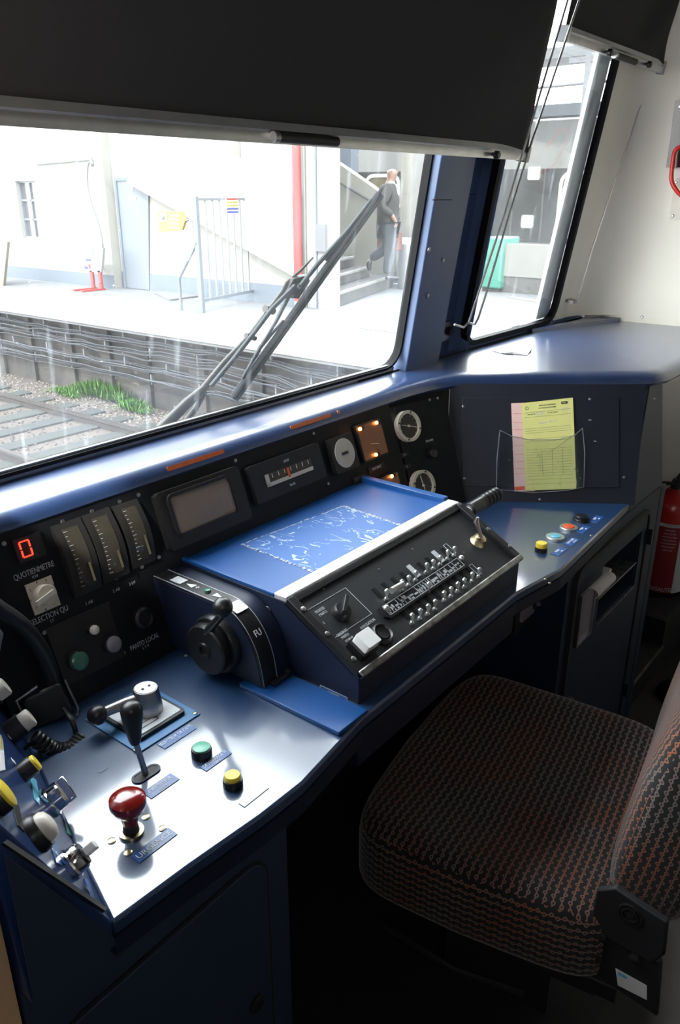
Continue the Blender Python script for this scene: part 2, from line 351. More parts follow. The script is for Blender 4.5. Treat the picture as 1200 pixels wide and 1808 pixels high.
def plate(fr, px4, t, mt, parent, name, w=0., rr=0.):
    u0, u1, v0, v1 = fr.rect(*px4); b = B()
    if rr: b.rbox(fr, u0, u1, v0, v1, w, w+t, rr)
    else: b.box(fr, u0, u1, v0, v1, w, w+t)
    return obj(name, b, mt, parent), (u0, u1, v0, v1)
# ================================================================== CAB SHELL
XR = 2.95; XL = .245
WP = Fr((0, 1.17, 1.12), (1, 0, 0), (0, -math.sin(R(9)), math.cos(R(9))))      # inner face of the front wall
vt = 1.30          # top of the front wall in the frame
def wp(px, py, w=0): return WP.uv(px, py, w)
# windscreen opening
gb = .012
b = B()
th = .012
W1 = (.28, 1.712, gb, 1.02); W2 = (2.075, 2.675, gb+.002, 1.02)
b.box(WP, XL-.1, W1[0], -.02, vt, -th, 0); b.box(WP, W1[0], W1[1], -.06, gb, -th, 0); b.box(WP, W1[0], W2[1], 1.02, vt, -th, 0)
b.box(WP, W2[0], W2[1], -.06, W2[2], -th, 0); b.box(WP, W2[1], XR+.05, -.06, vt, -th, 0)
o = struct('wall_front', b, 'pillar')
# cream lining on the right part of the front wall
b = B(); b.box(WP, W2[1]+.008, XR, .02, vt, 0, .006); obj('wall_lining', b, 'cream', o)
b = B(); rr0 = .17; rings = []
for v_ in (.02, vt-.02):
    p_ = WP.at(0, v_, .0062); rings.append([V((XR-.0003-rr0+rr0*math.sin(R(a)), p_.y-rr0+rr0*math.cos(R(a)), p_.z)) for a in range(0, 91, 6)]+[V((XR+.02, p_.y-rr0, p_.z)), V((XR+.02, p_.y+.02, p_.z)), V((XR-.001-rr0, p_.y+.02, p_.z))])
b.loft(rings); struct('wall_corner', b, 'cream')
b = B(); b.box(WF, XL-.15, XR+.2, 1.165, 1.24, 0, 1.04); struct('wall_front', b, 'blackm')
b = B(); b.prism(Fr((0, 0, 0), (0, 1, 0), (0, 0, 1)), [(-.9, 0), (1.16, 0), (1.16, 1.12), (.968, 2.35), (-.9, 2.35)], XR, XR+.06); struct('wall_right', b, 'cream')
b = B(); b.box(WF, XL-.06, XL, .665, 1.17, 0, 1.42); b.box(WF, XL-.06, XL, .665, 1.1, 2.05, 2.35); b.box(WF, XL-.06, XL, .665, .72, 1.42, 2.05); b.box(WF, XL-.06, XL, 1.02, 1.14, 1.42, 2.05); b.box(WF, XL-.75, XL-.69, -.9, .66, 0, 1.6); b.box(WF, XL-.75, XL-.69, -.9, .66, 2.1, 2.35); b.box(WF, XL-.75, XL-.69, -.9, -.6, 1.6, 2.1); b.box(WF, XL-.75, XL-.69, -.3, .66, 1.6, 2.1); struct('wall_left', b, 'dusk')  # both window openings in this unseen wall are added to let in fill light
b = B(); b.box(WF, XL-.75, XL-.004, .604, .66, 0, 2.35); struct('trim_1', b, 'tan')
b = B(); b.box(WF, XL-.75, XR+.06, -.96, -.9, 0, 2.35); struct('wall_back', b, 'dusk')
b = B(); b.box(WF, XL-.75, XR+.1, -.96, 1.4, 2.35, 2.42); struct('ceiling', b, 'dusk')
b = B(); b.box(WF, XL-.75, XR+.1, -.96, 1.3, -.06, 0); struct('floor', b, 'floor')
# windscreen: rubber gasket + glass
def gasketed(name, W, rad, t=.007, gm='glass'):
    b = B(); b.frame(WP, W[0]-.002, W[1]+.002, W[2]-.002, W[3]+.002, t, -.013, .008, rad); g = struct(name, b, 'rubber')
    b = B(); b.rbox(WP, W[0]+t-.002, W[1]-t+.002, W[2]+t-.002, W[3]-t+.002, -.012, -.008, rad, 8)
    obj('glass_pane', b, gm, g); return g
gasketed('window_1', (W1[0], W1[1]+.012, W1[2], W1[3]), .05)
# second window: pale jamb strip left of the black gasket
g2 = gasketed('window_2', (W2[0]-.02, W2[1]+.010, W2[2], W2[3]), .05, .016, 'glass2')
b = B(); u0, v0 = wp(968, 580); u1, v1 = wp(1062, 110)
b.box(WP, W2[1]-.10, W2[1]-.002, W2[2]+.016, 1.0, -.028, -.016); obj('window_frame', b, 'jamb', g2)
# pillar between the two windows
b = B()
pr_ = [(1.726, 0.03), (1.875, .035), (1.90, .02), (1.925, -.045), (2.06, -.045), (2.072, .0), (2.078, .013)]
bot, top = -.02, 1.15
lo = [WP.at(u, bot-.015, w) for u, w in pr_]; hi = [WP.at(u, top, w) for u, w in pr_]
backlo = [WP.at(2.076, bot, -.06), WP.at(1.90, bot, -.06), WP.at(1.80, bot, -.012), WP.at(1.726, bot, -.012)]; backhi = [WP.at(2.076, top, -.06), WP.at(1.90, top, -.06), WP.at(1.80, top, -.012), WP.at(1.726, top, -.012)]
b.loft([lo+backlo, hi+backhi]); o = struct('pillar', b, 'pillar', bev=.006)
# bright-edge skirt where the pillar meets the ledge, seam and screws
b = B(); b.box(WP, 1.715, 1.875, .425, .4275, .03, .0325); obj('pillar_seam', b, 'navy', o)
b = B(); b.box(WP, 1.925, 2.045, .425, .4275, -.045, -.043); obj('pillar_seam', b, 'navy', o)
PF = Fr(WP.at(0, 0, .033), WP.x, WP.y)
for p in ((757, 441), (782, 460), (755, 522)): screw(PF, *p, o, 'steel', .006)
# bracket in the pillar channel
b = B(); PC = Fr(WP.at(0, 0, -.045), WP.x, WP.y); u0, u1, v0, v1 = 1.93, 2.04, .03, .085
b.box(PC, u0, u1, v0, v1, 0, .012); br = thing('guide_rod_bracket', PC.at((u0+u1)/2, v0, 0), 'small metal bracket low in the blue window pillar, holding the thin guide rods', 'bracket')
obj('bracket_plate', b, 'steel', br)
for du in (.02, .09):
    b = B(); b.cyl(PC, u0+du, v0+.028, .012, .024, .012); obj('bolt', b, 'blackm', br)
# ================================================================== LEDGE
ZL = 1.12
lip = [(XL, 1.085), (1.60, 1.085), (1.70, 1.075), (1.80, 1.045), (2.13, .655), (2.17, .645), (XR-.005, .645)]
def offs(path, d):
    out = []
    for i, p in enumerate(path):
        a = V((*path[max(i-1, 0)], 0)); c = V((*path[min(i+1, len(path)-1)], 0)); t = (c-a).normalized(); n = V((t.y, -t.x, 0))
        n = V((-t.y, t.x, 0))      # toward the windows
        out.append((p[0]+n.x*d, p[1]+n.y*d))
    return out
prof = [(0, 0), (-.016, -.003), (-.030, -.010), (-.038, -.020), (-.040, -.028), (-.034, -.036), (-.012, -.040), (.03, -.040)]
b = B(); rings = []
for d, dz in prof:
    rings.append([V((x, y, ZL+dz)) for x, y in offs(lip, d)])
vr = [[b.bm.verts.new(p) for p in r] for r in rings]
for a, c in zip(vr, vr[1:]):
    for i in range(len(a)-1): b.bm.faces.new((a[i], a[i+1], c[i+1], c[i]))
back = [b.bm.verts.new((x, 1.163, ZL)) for x in (XL, 1.60, 1.70, 1.80, 2.35, 2.7, XR-.005)]
for i in range(6): b.bm.faces.new((vr[0][i], vr[0][i+1], back[i+1], back[i]))
ledge = thing('dashboard_ledge', (1.6, .9, 1.12), 'long blue painted ledge with a rounded lip running under both windscreens above the instruments', 'ledge')
obj('ledge_top', b, 'ledge', ledge)
b = B(); b.box(WF, XL, XR-.005, 1.1635, 1.20, ZL-.01, ZL+.002); obj('window_sill', b, 'ledge', ledge)
b = B(); b.box(WF, 1.55, XR-.02, 1.1605, 1.1665, ZL-.002, ZL+.0028); obj('seam', b, 'rubber', ledge)
b = B(); b.prism(WF, [(2.50, 1.155), (2.58, 1.155), (XR-.01, 1.09), (XR-.01, 1.02)], ZL, ZL+.012); obj('raised_edge', b, 'ledge', ledge)
for p in ((915, 697), (365, 765)): pass
b = B(); b.prism(WF, [(XL, 1.1645), (1.70, 1.1645), (1.70, 1.172), (XL, 1.172)], ZL, ZL+.02); obj('sealing_bead', b, 'steel', ledge)
# small things lying on the ledge
def flat_px(name, pts, z, t, mt, parent=None):
    b = B(); b.prism(WF, [tuple(ZP(*p, z)[:2]) for p in pts], z, z+t); return obj(name, b, mt, parent)
t_ = thing('indicator_switch', ZP(718, 643, ZL), 'tiny black switch with green lens on the blue ledge below the pillar', 'switch')
flat_px('switch_body', [(700, 648), (722, 640), (731, 640), (708, 650)], ZL+.0005, .008, 'black', t_)
flat_px('switch_lens', [(733, 640), (744, 635), (750, 637), (738, 642)], ZL+.0005, .007, 'green', t_)
b = B(); fo = [(866, 619), (895, 615), (915, 620), (938, 620), (930, 628), (905, 626), (885, 625)]
top_ = [ZP(*p, ZL) for p in fo]
c = sum(top_, V())/len(top_)
vs = [b.bm.verts.new(p+V((0, 0, .002+.006*(i % 2)))) for i, p in enumerate(top_)]; vc = b.bm.verts.new(c+V((0, 0, .010)))
vb = [b.bm.verts.new(p+V((0, 0, .001))) for p in top_]
for i in range(len(vs)):
    j = (i+1) % len(vs); b.bm.faces.new((vs[i], vs[j], vc)); b.bm.faces.new((vs[i], vb[i], vb[j], vs[j]))
tag(obj('crumpled_wrapper', b, 'alu', smooth=False), 'crumpled silvery wrapper lying on the blue ledge right of the pillar', 'wrapper')
# ================================================================== DESK
ZD = .82
desk = thing('driver_desk', (1.1, .75, 0.0), 'blue painted driver desk surface carrying buttons and levers below the instruments', 'desk')
DF = Fr((0, 0, ZD), (1, 0, 0), (0, 1, 0))
dp = [(.345, .584), (.45, .578), (.56, .568), (.64, .566), (.70, .574), (.80, .588), (1.316, .590), (1.47, .566), (1.56, .570), (1.935, .588), (1.66, .965), (1.60, .965), (.60, .965), (.50, 1.10), (.30, 1.10), (.30, .90)]
dp = [(.345, .584), (.45, .578), (.56, .568), (.64, .566), (.70, .574), (.80, .588), (1.316, .590), (1.47, .566), (1.56, .570), (1.935, .588), (1.66, .975), (.512, .975), (.472, .975)]
b = B(); b.prism(DF, dp, -.022, 0); obj('worktop', b, 'blue', desk, bev=.004)
# flange between desk and console
b = B(); b.box(DF, .745, .815, .5885, .79, .0005, .007); obj('flange', b, 'tray', desk, bev=.001)
def pushbutton(fr, u, v, r, capm, parent, h=.012, caph=.006, collar='black', dome=0, collar_r=None, w=0, label=None, capr=.86):
    cr_ = collar_r or r
    b = B(); b.lathe(fr, u, v, [(cr_, w), (cr_, w+h*.8), (cr_*.95, w+h), (r*.9, w+h)]); o = obj('push_button', b, collar, parent)
    b = B(); pr = [(r*capr, w+h), (r*capr, w+h+caph*.8), (r*capr*.9, w+h+caph)]
    if dome: pr += [(r*.6, w+h+caph+dome*.7), (r*.3, w+h+caph+dome)]
    b.lathe(fr, u, v, pr); obj('button_cap', b, capm, o)
    if label: o['label'] = label
    return o
def button_px(fr, px, py, *a, **k):
    h = k.get('h', .012)+k.get('caph', .006)
    u, v = fr.uv(px, py, h); return pushbutton(fr, u, v, *a, **k)
button_px(DF, 355, 1318, .0145, 'green', desk, h=.013, caph=.002, label='black round button with a green cap beside the console flange', capr=.84)
button_px(DF, 410, 1367, .0135, 'yellow', desk, h=.011, caph=.007, label='yellow push button near the front edge of the desk', capr=.8)
button_px(DF, 956, 958, .0135, 'yellow', desk, h=.010, caph=.010, label='yellow push button at the right end of the desk', capr=.93)
button_px(DF, 980, 945, .021, 'cyan', desk, h=.006, caph=.002, collar='alu', label='light blue button in a wide silver ring', capr=.6)
button_px(DF, 1004, 928, .021, 'redb', desk, h=.006, caph=.002, collar='alu', label='orange red button in a wide silver ring', capr=.6)
button_px(DF, 1027, 910, .019, 'black', desk, h=.006, caph=.007, label='black button at the far right of the desk', capr=.8)
def label_plate(fr, px4, s, parent, size, sub=None, mt='dlabel', ink='ink', sx=.9):
    o, (u0, u1, v0, v1) = plate(fr, px4, .0009, mt, parent, 'label_plate', .0002)
    if s: text(fr, (u0+u1)/2, (v0+v1)/2+(size*.25 if sub else 0), size, s, ink, o, w=.0013, sx=sx)
    if sub: text(fr, (u0+u1)/2, (v0+v1)/2-size*.55, size*.5, sub, ink, o, w=.0013, sx=sx)
    return o
label_plate(DF, ((277, 1311), (337, 1279), (345, 1288), (288, 1325)), 'SELECTEUR DE COTE', desk, .0085, 'SE', sx=.75)
label_plate(DF, ((252, 1396), (304, 1367), (318, 1378), (262, 1412)), 'AVERTISSEUR', desk, .0095, 'KLAXON', sx=.68)
label_plate(DF, ((230, 1510), (299, 1464), (313, 1473), (245, 1526)), 'URGENCE', desk, .0115, sx=1.)
label_plate(DF, ((352, 1353), (400, 1324), (409, 1332), (362, 1363)), 'DESSERRAGE FI', desk, .0085, 'N M N', sx=.75)
label_plate(DF, ((416, 1417), (468, 1388), (475, 1392), (432, 1425)), None, desk, .01, mt='blue')
for (x, y), s in (((986, 974), 'FREIN'), ((1009, 957), 'OUV GCHE'), ((1029, 935), 'FERM'), ((1052, 917), 'OUV')):
    u, v = DF.uv(x, y); b = B(); b.box(DF, u-.024, u+.024, v-.010, v+.010, .0002, .0011); o = obj('label_plate', b, 'dlabel', desk)
    text(DF, u, v+.003, .0085, s, 'ink', o, w=.0014, sx=.8); text(DF, u+.006, v-.005, .005, s, 'ink', o, w=.0014, sx=.7)
for p in ((257, 1443), (287, 1463), (197, 1485), (226, 1506)): screw(DF, *p, desk, 'brass', .0052)
for p in ((328, 1158), (962, 1023), (970, 1030), (1043, 946)): screw(DF, *p, desk, 'brass', .003)
b = B(); u, v = DF.uv(181, 1359); b.rbox(DF, u-.008, u+.008, v-.004, v+.004, .0002, .0006, .004); obj('cover_disc', b, 'blue', desk)
# fascia under the front edge
b = B()
for a, c in zip(dp[:9], dp[1:10]): b.prism(DF, [a, c, (c[0], c[1]+.012), (a[0], a[1]+.012)], -.05, -.0225)
obj('fascia', b, 'navy', desk)
# ------------------------------------------------ selector on its plate
sel = thing('selector_handle', ZP(255, 1257, ZD), 'grey cast selector handle with black ball end on a white printed plate', 'selector')
plate(DF, ((150, 1270), (262, 1211), (352, 1262), (243, 1333)), .002, 'lplate', sel, 'mounting_plate', .0003)
o, rc = plate(DF, ((178, 1268), (266, 1226), (330, 1262), (243, 1314)), .006, 'black', sel, 'plate_frame', .0023, .006)
b = B(); b.rbox(DF, rc[0]+.005, rc[1]-.005, rc[2]+.005, rc[3]-.005, .0083, .0093, .004); pp = obj('printed_plate', b, 'wplate', sel)
for (a, c, w_, h_) in ((.35, .22, .035, .010), (.75, .70, .02, .008), (.20, .45, .016, .006)):
    cu0 = rc[0]+(rc[1]-rc[0])*a; cv0 = rc[2]+(rc[3]-rc[2])*c
    b = B(); b.frame(DF, cu0-w_/2, cu0+w_/2, cv0-h_/2, cv0+h_/2, .0008, .0094, .0098); obj('printed_box', b, 'inkb', pp)
hx, hy = ZP(262, 1262, ZD)[:2]
ht = .048
b = B(); b.lathe(DF, hx, hy, [(.023, .009), (.022, .02), (.019, ht-.003), (.0175, ht)]); hub = obj('hub', b, 'steel', sel)
b = B(); b.lathe(DF, hx, hy, [(.0165, ht), (.016, ht+.001)]); obj('hub_cap', b, 'alu', sel)
for dx in (-.006, .006):
    b = B(); b.cyl(DF, hx+dx, hy-.001, ht+.001, ht+.0018, .0022, seg=10); obj('screw', b, 'blackm', sel)
bx, by = ZP(172, 1262, ZD+.03)[:2]
b = B(); b.tube([(hx, hy, ZD+.032), (hx*.55+bx*.45, hy*.55+by*.45, ZD+.033), (bx, by, ZD+.03)], [.011, .009, .0075], 12); obj('arm', b, 'steel', sel)
b = B(); b.ball((bx, by, ZD+.030), .0150); obj('ball_grip', b, 'black', sel)
for p in ((158, 1272), (345, 1262), (240, 1326), (262, 1215)): screw(DF, *p, sel, 'brass', .0035, .0023)
# ------------------------------------------------ horn lever
hxy = ZP(258, 1367, ZD); hn = thing('horn_lever', hxy, 'black pear-shaped horn lever on a thin steel stem in a slot in the desk', 'lever')
b = B(); b.rbox(DF, hxy.x-.019, hxy.x+.019, hxy.y-.008, hxy.y+.008, .0003, .0012, .008); obj('slot', b, 'blackm', hn)
b = B(); b.frame(DF, hxy.x-.022, hxy.x+.022, hxy.y-.010, hxy.y+.010, .003, .0003, .002, .007); obj('slot_rim', b, 'navy', hn)
tx = V((hxy.x-.006, hxy.y+.008)); zt = zat(tx.x, tx.y, 1240); zb = zat(tx.x, tx.y, 1312)
b = B(); b.tube([hxy+V((0, 0, -.005)), (tx.x, tx.y, zb+.005)], .0042, 10); obj('stem', b, 'steel', hn)
HF = Fr((tx.x, tx.y, 0), (1, 0, 0), (0, 1, 0))
b = B(); hh = zt-zb
b.lathe(HF, 0, 0, [(.0065, zb), (.0085, zb+.1*hh), (.0115, zb+.4*hh), (.0145, zb+.7*hh), (.0148, zb+.82*hh), (.013, zb+.91*hh), (.009, zb+.97*hh), (.004, zb+hh)]); obj('grip', b, 'black', hn)
# ------------------------------------------------ emergency plunger
rx = ZP(232, 1470, ZD); rk = thing('emergency_plunger', rx, 'glossy dark red mushroom plunger on a brass collar at the front of the desk', 'plunger')
RF = Fr((rx.x, rx.y, ZD), (1, 0, 0), (0, 1, 0)); zt = zat(rx.x, rx.y, 1402)-ZD
b = B(); b.ring(RF, 0, 0, .0105, .0155, .0003, .004); obj('collar', b, 'brass', rk)
b = B(); b.lathe(RF, 0, 0, [(.0095, .0003), (.0095, .010), (.008, .012), (.0085, .02)]); obj('shaft', b, 'blackm', rk)
b = B(); k = zt
b.lathe(RF, 0, 0, [(.0095, .016), (.0115, .026), (.012, k-.030), (.019, k-.023), (.0225, k-.014), (.022, k-.007), (.017, k-.0025), (.010, k-.0006), (.004, k)]); obj('mushroom_knob', b, 'red', rk)
PFr0 = YF(0, .5835, 0)
# ================================================================== SIDE POD
A = V((.345, .584, ZD)); PX = V((.162, .503, 0))
POD = Fr(A, PX, (-.095, .0, .187))
pod = thing('side_control_panel', (.30, .8, 0.8), 'sloping blue side panel with knobs and switches against the left wall', 'control panel')
b = B()
L_ = .50; Hh = .30
p0, p1 = POD.at(0, 0), POD.at(L_, 0); p2, p3 = POD.at(L_, Hh), POD.at(0, Hh-.02)
def clampx(p, q):    # point on line p->q at the left wall
    t = (XL+.001-p.x)/(q.x-p.x); return p+(q-p)*t
q0 = clampx(p0, p3); q1 = clampx(p1, p2)
base = [V((p0.x, p0.y, .80)), V((p1.x, p1.y, .80)), V((XL+.001, p1.y, .80)), V((XL+.001, p0.y, .80))]
vs = [b.bm.verts.new(p) for p in (p0, p1, q1, q0, *base)]
for f in ((0, 1, 2, 3), (4, 5, 1, 0), (7, 4, 0, 3), (6, 7, 3, 2), (5, 6, 2, 1), (7, 6, 5, 4)): b.bm.faces.new([vs[i] for i in f])
obj('panel_body', b, 'podblue', pod, bev=.003)
b = B(); b.prism(PFr0, [(XL+.003, .79), (.344, .79), (.344, .80), (.340, ZD-.008), (XL+.003, 1.005-.012)], 0, .002); obj('front_board', b, 'pedblue', pod)
# dark groove plate along the lower edge
gp = [POD.uv(*p) for p in ((0, 1492), (8, 1486), (186, 1606), (182, 1612))]
b = B(); b.prism(POD, gp, .0005, .003); obj('edge_groove', b, 'blackm', pod)
def knob(px, py, prof, m1, capm=None, cap=None, name='rotary_knob', label=None):
    u, v = POD.uv(px, py); b = B(); b.lathe(POD, u, v, prof); o = obj(name, b, m1, pod)
    if capm: b = B(); b.lathe(POD, u, v, cap); obj('knob_cap', b, capm, o)
    if label: o['label'] = label
    return u, v, o
knob(38, 1366, [(.0125, 0), (.0125, .016), (.0115, .018)], 'black', 'yellow', [(.0108, .018), (.0108, .021), (.0098, .022)], 'push_button', 'tall black button with a small yellow cap')
knob(-12, 1416, [(.018, 0), (.018, .010), (.0175, .012)], 'black', 'yellow', [(.0165, .012), (.0165, .015), (.0150, .016)], 'push_button', 'large black button with a broad yellow cap')
u, v, o = knob(84, 1420, [(.020, 0), (.020, .006), (.017, .008), (.017, .020), (.015, .022)], 'chrome', None, None, label='chrome rotary switch')
b = B(); b.box(POD.sub(u, v, .5), -.0165, .0165, -.004, .004, .020, .033); obj('grip_bar', b, 'chrome', o, bev=.0015)
knob(60, 1476, [(.0215, 0), (.0215, .006), (.0200, .009), (.0200, .011)], 'black', 'creamp', [(.0165, .011), (.0165, .016), (.014, .020), (.008, .0225), (.003, .023)], 'push_button', 'black collared button with a domed cream cap')
u, v, o = knob(120, 1530, [(.018, 0), (.018, .006), (.0155, .008), (.0155, .016), (.0145, .018)], 'chrome', 'black', [(.0125, .018), (.0125, .021)], label='chrome rotary switch with a white pointer lever')
b = B(); b.box(POD.sub(u, v, -.9), -.004, .015, -.0045, .0045, .021, .034); obj('pointer_lever', b, 'white', o, bev=.001)
knob(-33, 1243, [(.016, 0), (.016, .022)], 'black', 'creamp', [(.0135, .022), (.0135, .036), (.012, .038)], 'push_button', 'black button with a cream cap by the handset')
knob(15, 1296, [(.016, 0), (.016, .022)], 'black', 'creamp', [(.0135, .022), (.0135, .034), (.012, .036)], 'push_button', 'black button with a cream cap above the coiled cord')
def strip(pts, m_, name='label_strip'):
    b = B(); b.prism(POD, [POD.uv(*p) for p in pts], .0003, .0012); return obj(name, b, m_, pod)
strip(((53, 1372), (63, 1378), (70, 1424), (60, 1412)), 'cyan'); strip(((111, 1436), (119, 1442), (127, 1478), (118, 1472)), 'green')
strip(((0, 1298), (4, 1310), (8, 1360), (0, 1362)), 'paper_w'); strip(((0, 1300), (3, 1308), (5, 1325), (0, 1325)), 'yellow')
strip(((20, 1418), (32, 1424), (42, 1470), (30, 1458)), 'bezel'); strip(((88, 1488), (98, 1492), (108, 1530), (98, 1524)), 'dlabel'); strip(((148, 1552), (156, 1556), (166, 1590), (158, 1584)), 'dlabel')
for (x, y, s, sz) in ((14, 1300, 'S', .02), (22, 1345, 'III', .012), (95, 1505, 'FU', .009), (152, 1570, 'ES', .009), (12, 1236, 'AR', .012)):
    u, v = POD.uv(x, y); text(POD, u, v, sz, s, 'ink', pod, ang=PI/2, w=.0014)
# ------------------------------------------------ handset with coiled cord
hs = thing('telephone_handset', (.45, .99, ZD), 'black telephone handset hooked at the left end of the instruments with a coiled cord', 'telephone')
pts = [YP(-60, 1030, .95), YP(-10, 1072, .955), YP(35, 1104, .96), YP(68, 1145, .965), YP(88, 1190, .965), YP(95, 1226, .965)]
def smoothpath(pts, n=6):
    out = []
    for i in range(len(pts)-1):
        p0, p1, p2, p3 = pts[max(i-1, 0)], pts[i], pts[i+1], pts[min(i+2, len(pts)-1)]
        for k in range(n):
            t = k/n; out.append(.5*((2*p1)+(p2-p0)*t+(2*p0-5*p1+4*p2-p3)*t*t+(3*p1-p0-3*p2+p3)*t**3))
    out.append(pts[-1]); return out
b = B(); b.tube(smoothpath([V(p) for p in pts]), .0135, 14); obj('handle', b, 'black', hs)
mp = YP(82, 1240, .965)
mf = Fr(mp, (.9, -.4, .25), (0, .3, 1))
b = B(); b.rbox(mf, -.030, .030, -.026, .026, -.022, .022, .010); obj('mouthpiece', b, 'black', hs, bev=.004)
b = B(); b.tube([mf.at(-.034, -.02, .02), mf.at(-.034, .028, .02), mf.at(0, .034, .02)],   .0025); obj('cradle_wire', b, 'steel', hs); b = B(); b.tube([mf.at(.032, -.032, .02), mf.at(.036, -.03, .0), mf.at(.036, .02, .0)], .0022); obj('cradle_wire', b, 'steel', hs)
b = B(); c0 = [YP(60, 1300, .9), YP(90, 1322, .89), YP(120, 1325, .88), YP(143, 1306, .885), YP(128, 1275, .90), YP(112, 1252, .93)]
cp = smoothpath([V(p) for p in c0[:4]], 40); hel = []
for i, p in enumerate(cp):
    a = i*2*PI/9.5; t = (cp[min(i+1, len(cp)-1)]-cp[max(i-1, 0)]).normalized(); s1 = t.cross(V((0, 0, 1))).normalized(); s2 = s1.cross(t)
    hel.append(p+(s1*math.cos(a)+s2*math.sin(a))*.0105)
b.tube(hel, .0028, 6); b.tube(smoothpath([hel[-1], V(c0[4]), V(c0[5])], 6), .004, 8); b.tube(smoothpath([hel[0], hel[0]+V((-.03, .02, -.02)), V((.40, .96, .83))], 5), .003, 6); obj('coiled_cord', b, 'black', hs)
b = B(); hk = POD.uv(2, 1150)
hkp = YP(-20, 1150, .80)
b.tube([hkp+V((0, 0, .045)), hkp+V((.006, -.005, .02)), hkp, hkp+V((0, .01, -.035))], [.007, .011, .012, .007], 12); tag(obj('switch_lever', b, 'steel'), 'worn metal switch lever at the left edge above the cream buttons', 'lever')
# ================================================================== INSTRUMENT PANEL
LEAN = R(19)
FPf = Fr((0, .955, ZD), (1, 0, 0), (0, math.sin(LEAN), math.cos(LEAN)))
vtop = .285
ip = thing('instrument_panel', (1.05, 1.0, ZD), 'dark leaning instrument panel with gauges, screen and switches between desk and ledge', 'instrument panel')
def fp(px, py): return FPf.uv(px, py)
xd = 1.515
b = B(); b.box(FPf, .46, xd, -.01, vtop, -.03, 0); obj('backboard', b, 'inst', ip)
def fplate(px4, t, m_, name, w=0., parent=ip, rr=0.):
    return plate(FPf, px4, t, m_, parent, name, w, rr)
# seven segment display
o, rc = fplate(((20, 958), (66, 935), (80, 975), (35, 1000)), .004, 'blackm', 'digit_display', 0)
cx_, cy_ = fp(43, 969); sw_, sh_ = .0075, .0125
b = B(); t5 = .0018
b.box(FPf, cx_-sw_, cx_+sw_, cy_+sh_-t5, cy_+sh_, .0045, .0055); b.box(FPf, cx_-sw_, cx_+sw_, cy_-sh_, cy_-sh_+t5, .0045, .0055)
for s in (-1, 1):
    for (a, c) in ((.0012, sh_-.0015), (-sh_+.0015, -.0012)): b.box(FPf, cx_+s*sw_-t5*.6, cx_+s*sw_+t5*.6, cy_+a, cy_+c, .0045, .0055)
plabel(obj('red_digit', b, 'led', o), 'glowing red digit 0')
u, v = fp(60, 1008); text(FPf, u, v, .0125, 'QUOTIENMETRE', 'inkd', ip, sx=.72); u, v = fp(62, 1018); text(FPf, u, v, .006, 'KW', 'inkd', ip)
u, v = fp(87, 1087); text(FPf, u, v, .0125, 'SELECTION QU', 'inkd', ip, sx=.75); u, v = fp(92, 1096); text(FPf, u, v, .006, 'LT', 'inkd', ip)
o, rc = fplate(((42, 1034), (88, 1016), (106, 1067), (62, 1087)), .003, 'ring', 'rotary_selector')
cu0, cv0 = (rc[0]+rc[1])/2, (rc[2]+rc[3])/2
b = B(); b.lathe(FPf, cu0, cv0, [(.0165, .003), (.0165, .014), (.015, .017)]); kb = obj('knob', b, 'ring', o)
b = B(); b.box(FPf.sub(cu0, cv0, .25), -.022, .010, -.0035, .0035, .017, .022); obj('pointer', b, 'creamp', o)
for k in range(9):
    a = R(-60+k*40); text(FPf, cu0+.022*math.cos(a), cv0+.022*math.sin(a), .006, '-1234567A'[k], 'inkb', o, w=.0034)
# three drum meters with curved glass
def drum(px4, needle):
    u0, u1, v0, v1 = FPf.rect(*px4); b = B(); n = 12; W_ = .012
    prof_ = [(v0+(v1-v0)*i/n, .006+W_*math.sin(PI*i/n)) for i in range(n+1)]
    rings = [[FPf.at(u, v, 0) if k == 0 else FPf.at(u, v, w) for (v, w) in prof_] for k, u in ((1, u0), (1, u1))]
    # bezel sides
    pl = [(v0, 0)]+prof_+[(v1, 0)]
    b.loft([[FPf.at(u0, v, w) for v, w in pl], [FPf.at(u1, v, w) for v, w in pl]])
    o = obj('drum_meter', b, 'bezel', ip)
    m_ = (u1-u0)*.22; b = B(); vr = []
    for u in (u0+m_, u1-m_): vr.append([b.bm.verts.new(FPf.at(u, v, w+.0012)) for v, w in prof_[1:-1]])
    for i in range(len(vr[0])-1): b.bm.faces.new((vr[0][i], vr[1][i], vr[1][i+1], vr[0][i+1]))
    obj('glass_front', b, 'glassd', o)
    b = B()
    for i in range(13):
        f = .12+.76*i/12; v = v0+(v1-v0)*f; w = .006+W_*math.sin(PI*f)+.002; l = .0065 if i % 3 == 0 else .0035
        b.box(FPf, u0+m_+.001, u0+m_+.001+l, v-.0004, v+.0004, w-.0006, w)
    obj('scale_marks', b, 'inkd', o)
    f = needle; v = v0+(v1-v0)*f; w = .006+W_*math.sin(PI*f)+.003
    b = B(); b.box(FPf, u1-m_-.008, u1-m_-.004, v0+(v1-v0)*.14, v, w-.001, w); obj('red_band', b, 'brass', o)
    for s, vv in ((0, v1-.006), (1, v0+.006)):
        screw(FPf, *(0, 0), o) if False else None
    return u0, u1, v0, v1
drum(((93, 927), (143, 913), (173, 1040), (123, 1057)), .40)
drum(((143, 908), (193, 897), (223, 1017), (175, 1030)), .40)
drum(((199, 893), (242, 880), (268, 992), (226, 1006)), .45)
for p in ((110, 921), (162, 903), (211, 886), (244, 874), (280, 984), (250, 1001), (204, 1020), (153, 1043), (188, 1066), (78, 1117), (218, 1153), (7, 960), (415, 813), (424, 916), (432, 910), (553, 765), (579, 854), (365, 813), (371, 812)): screw(FPf, *p, ip, 'steel', .0035, .0)
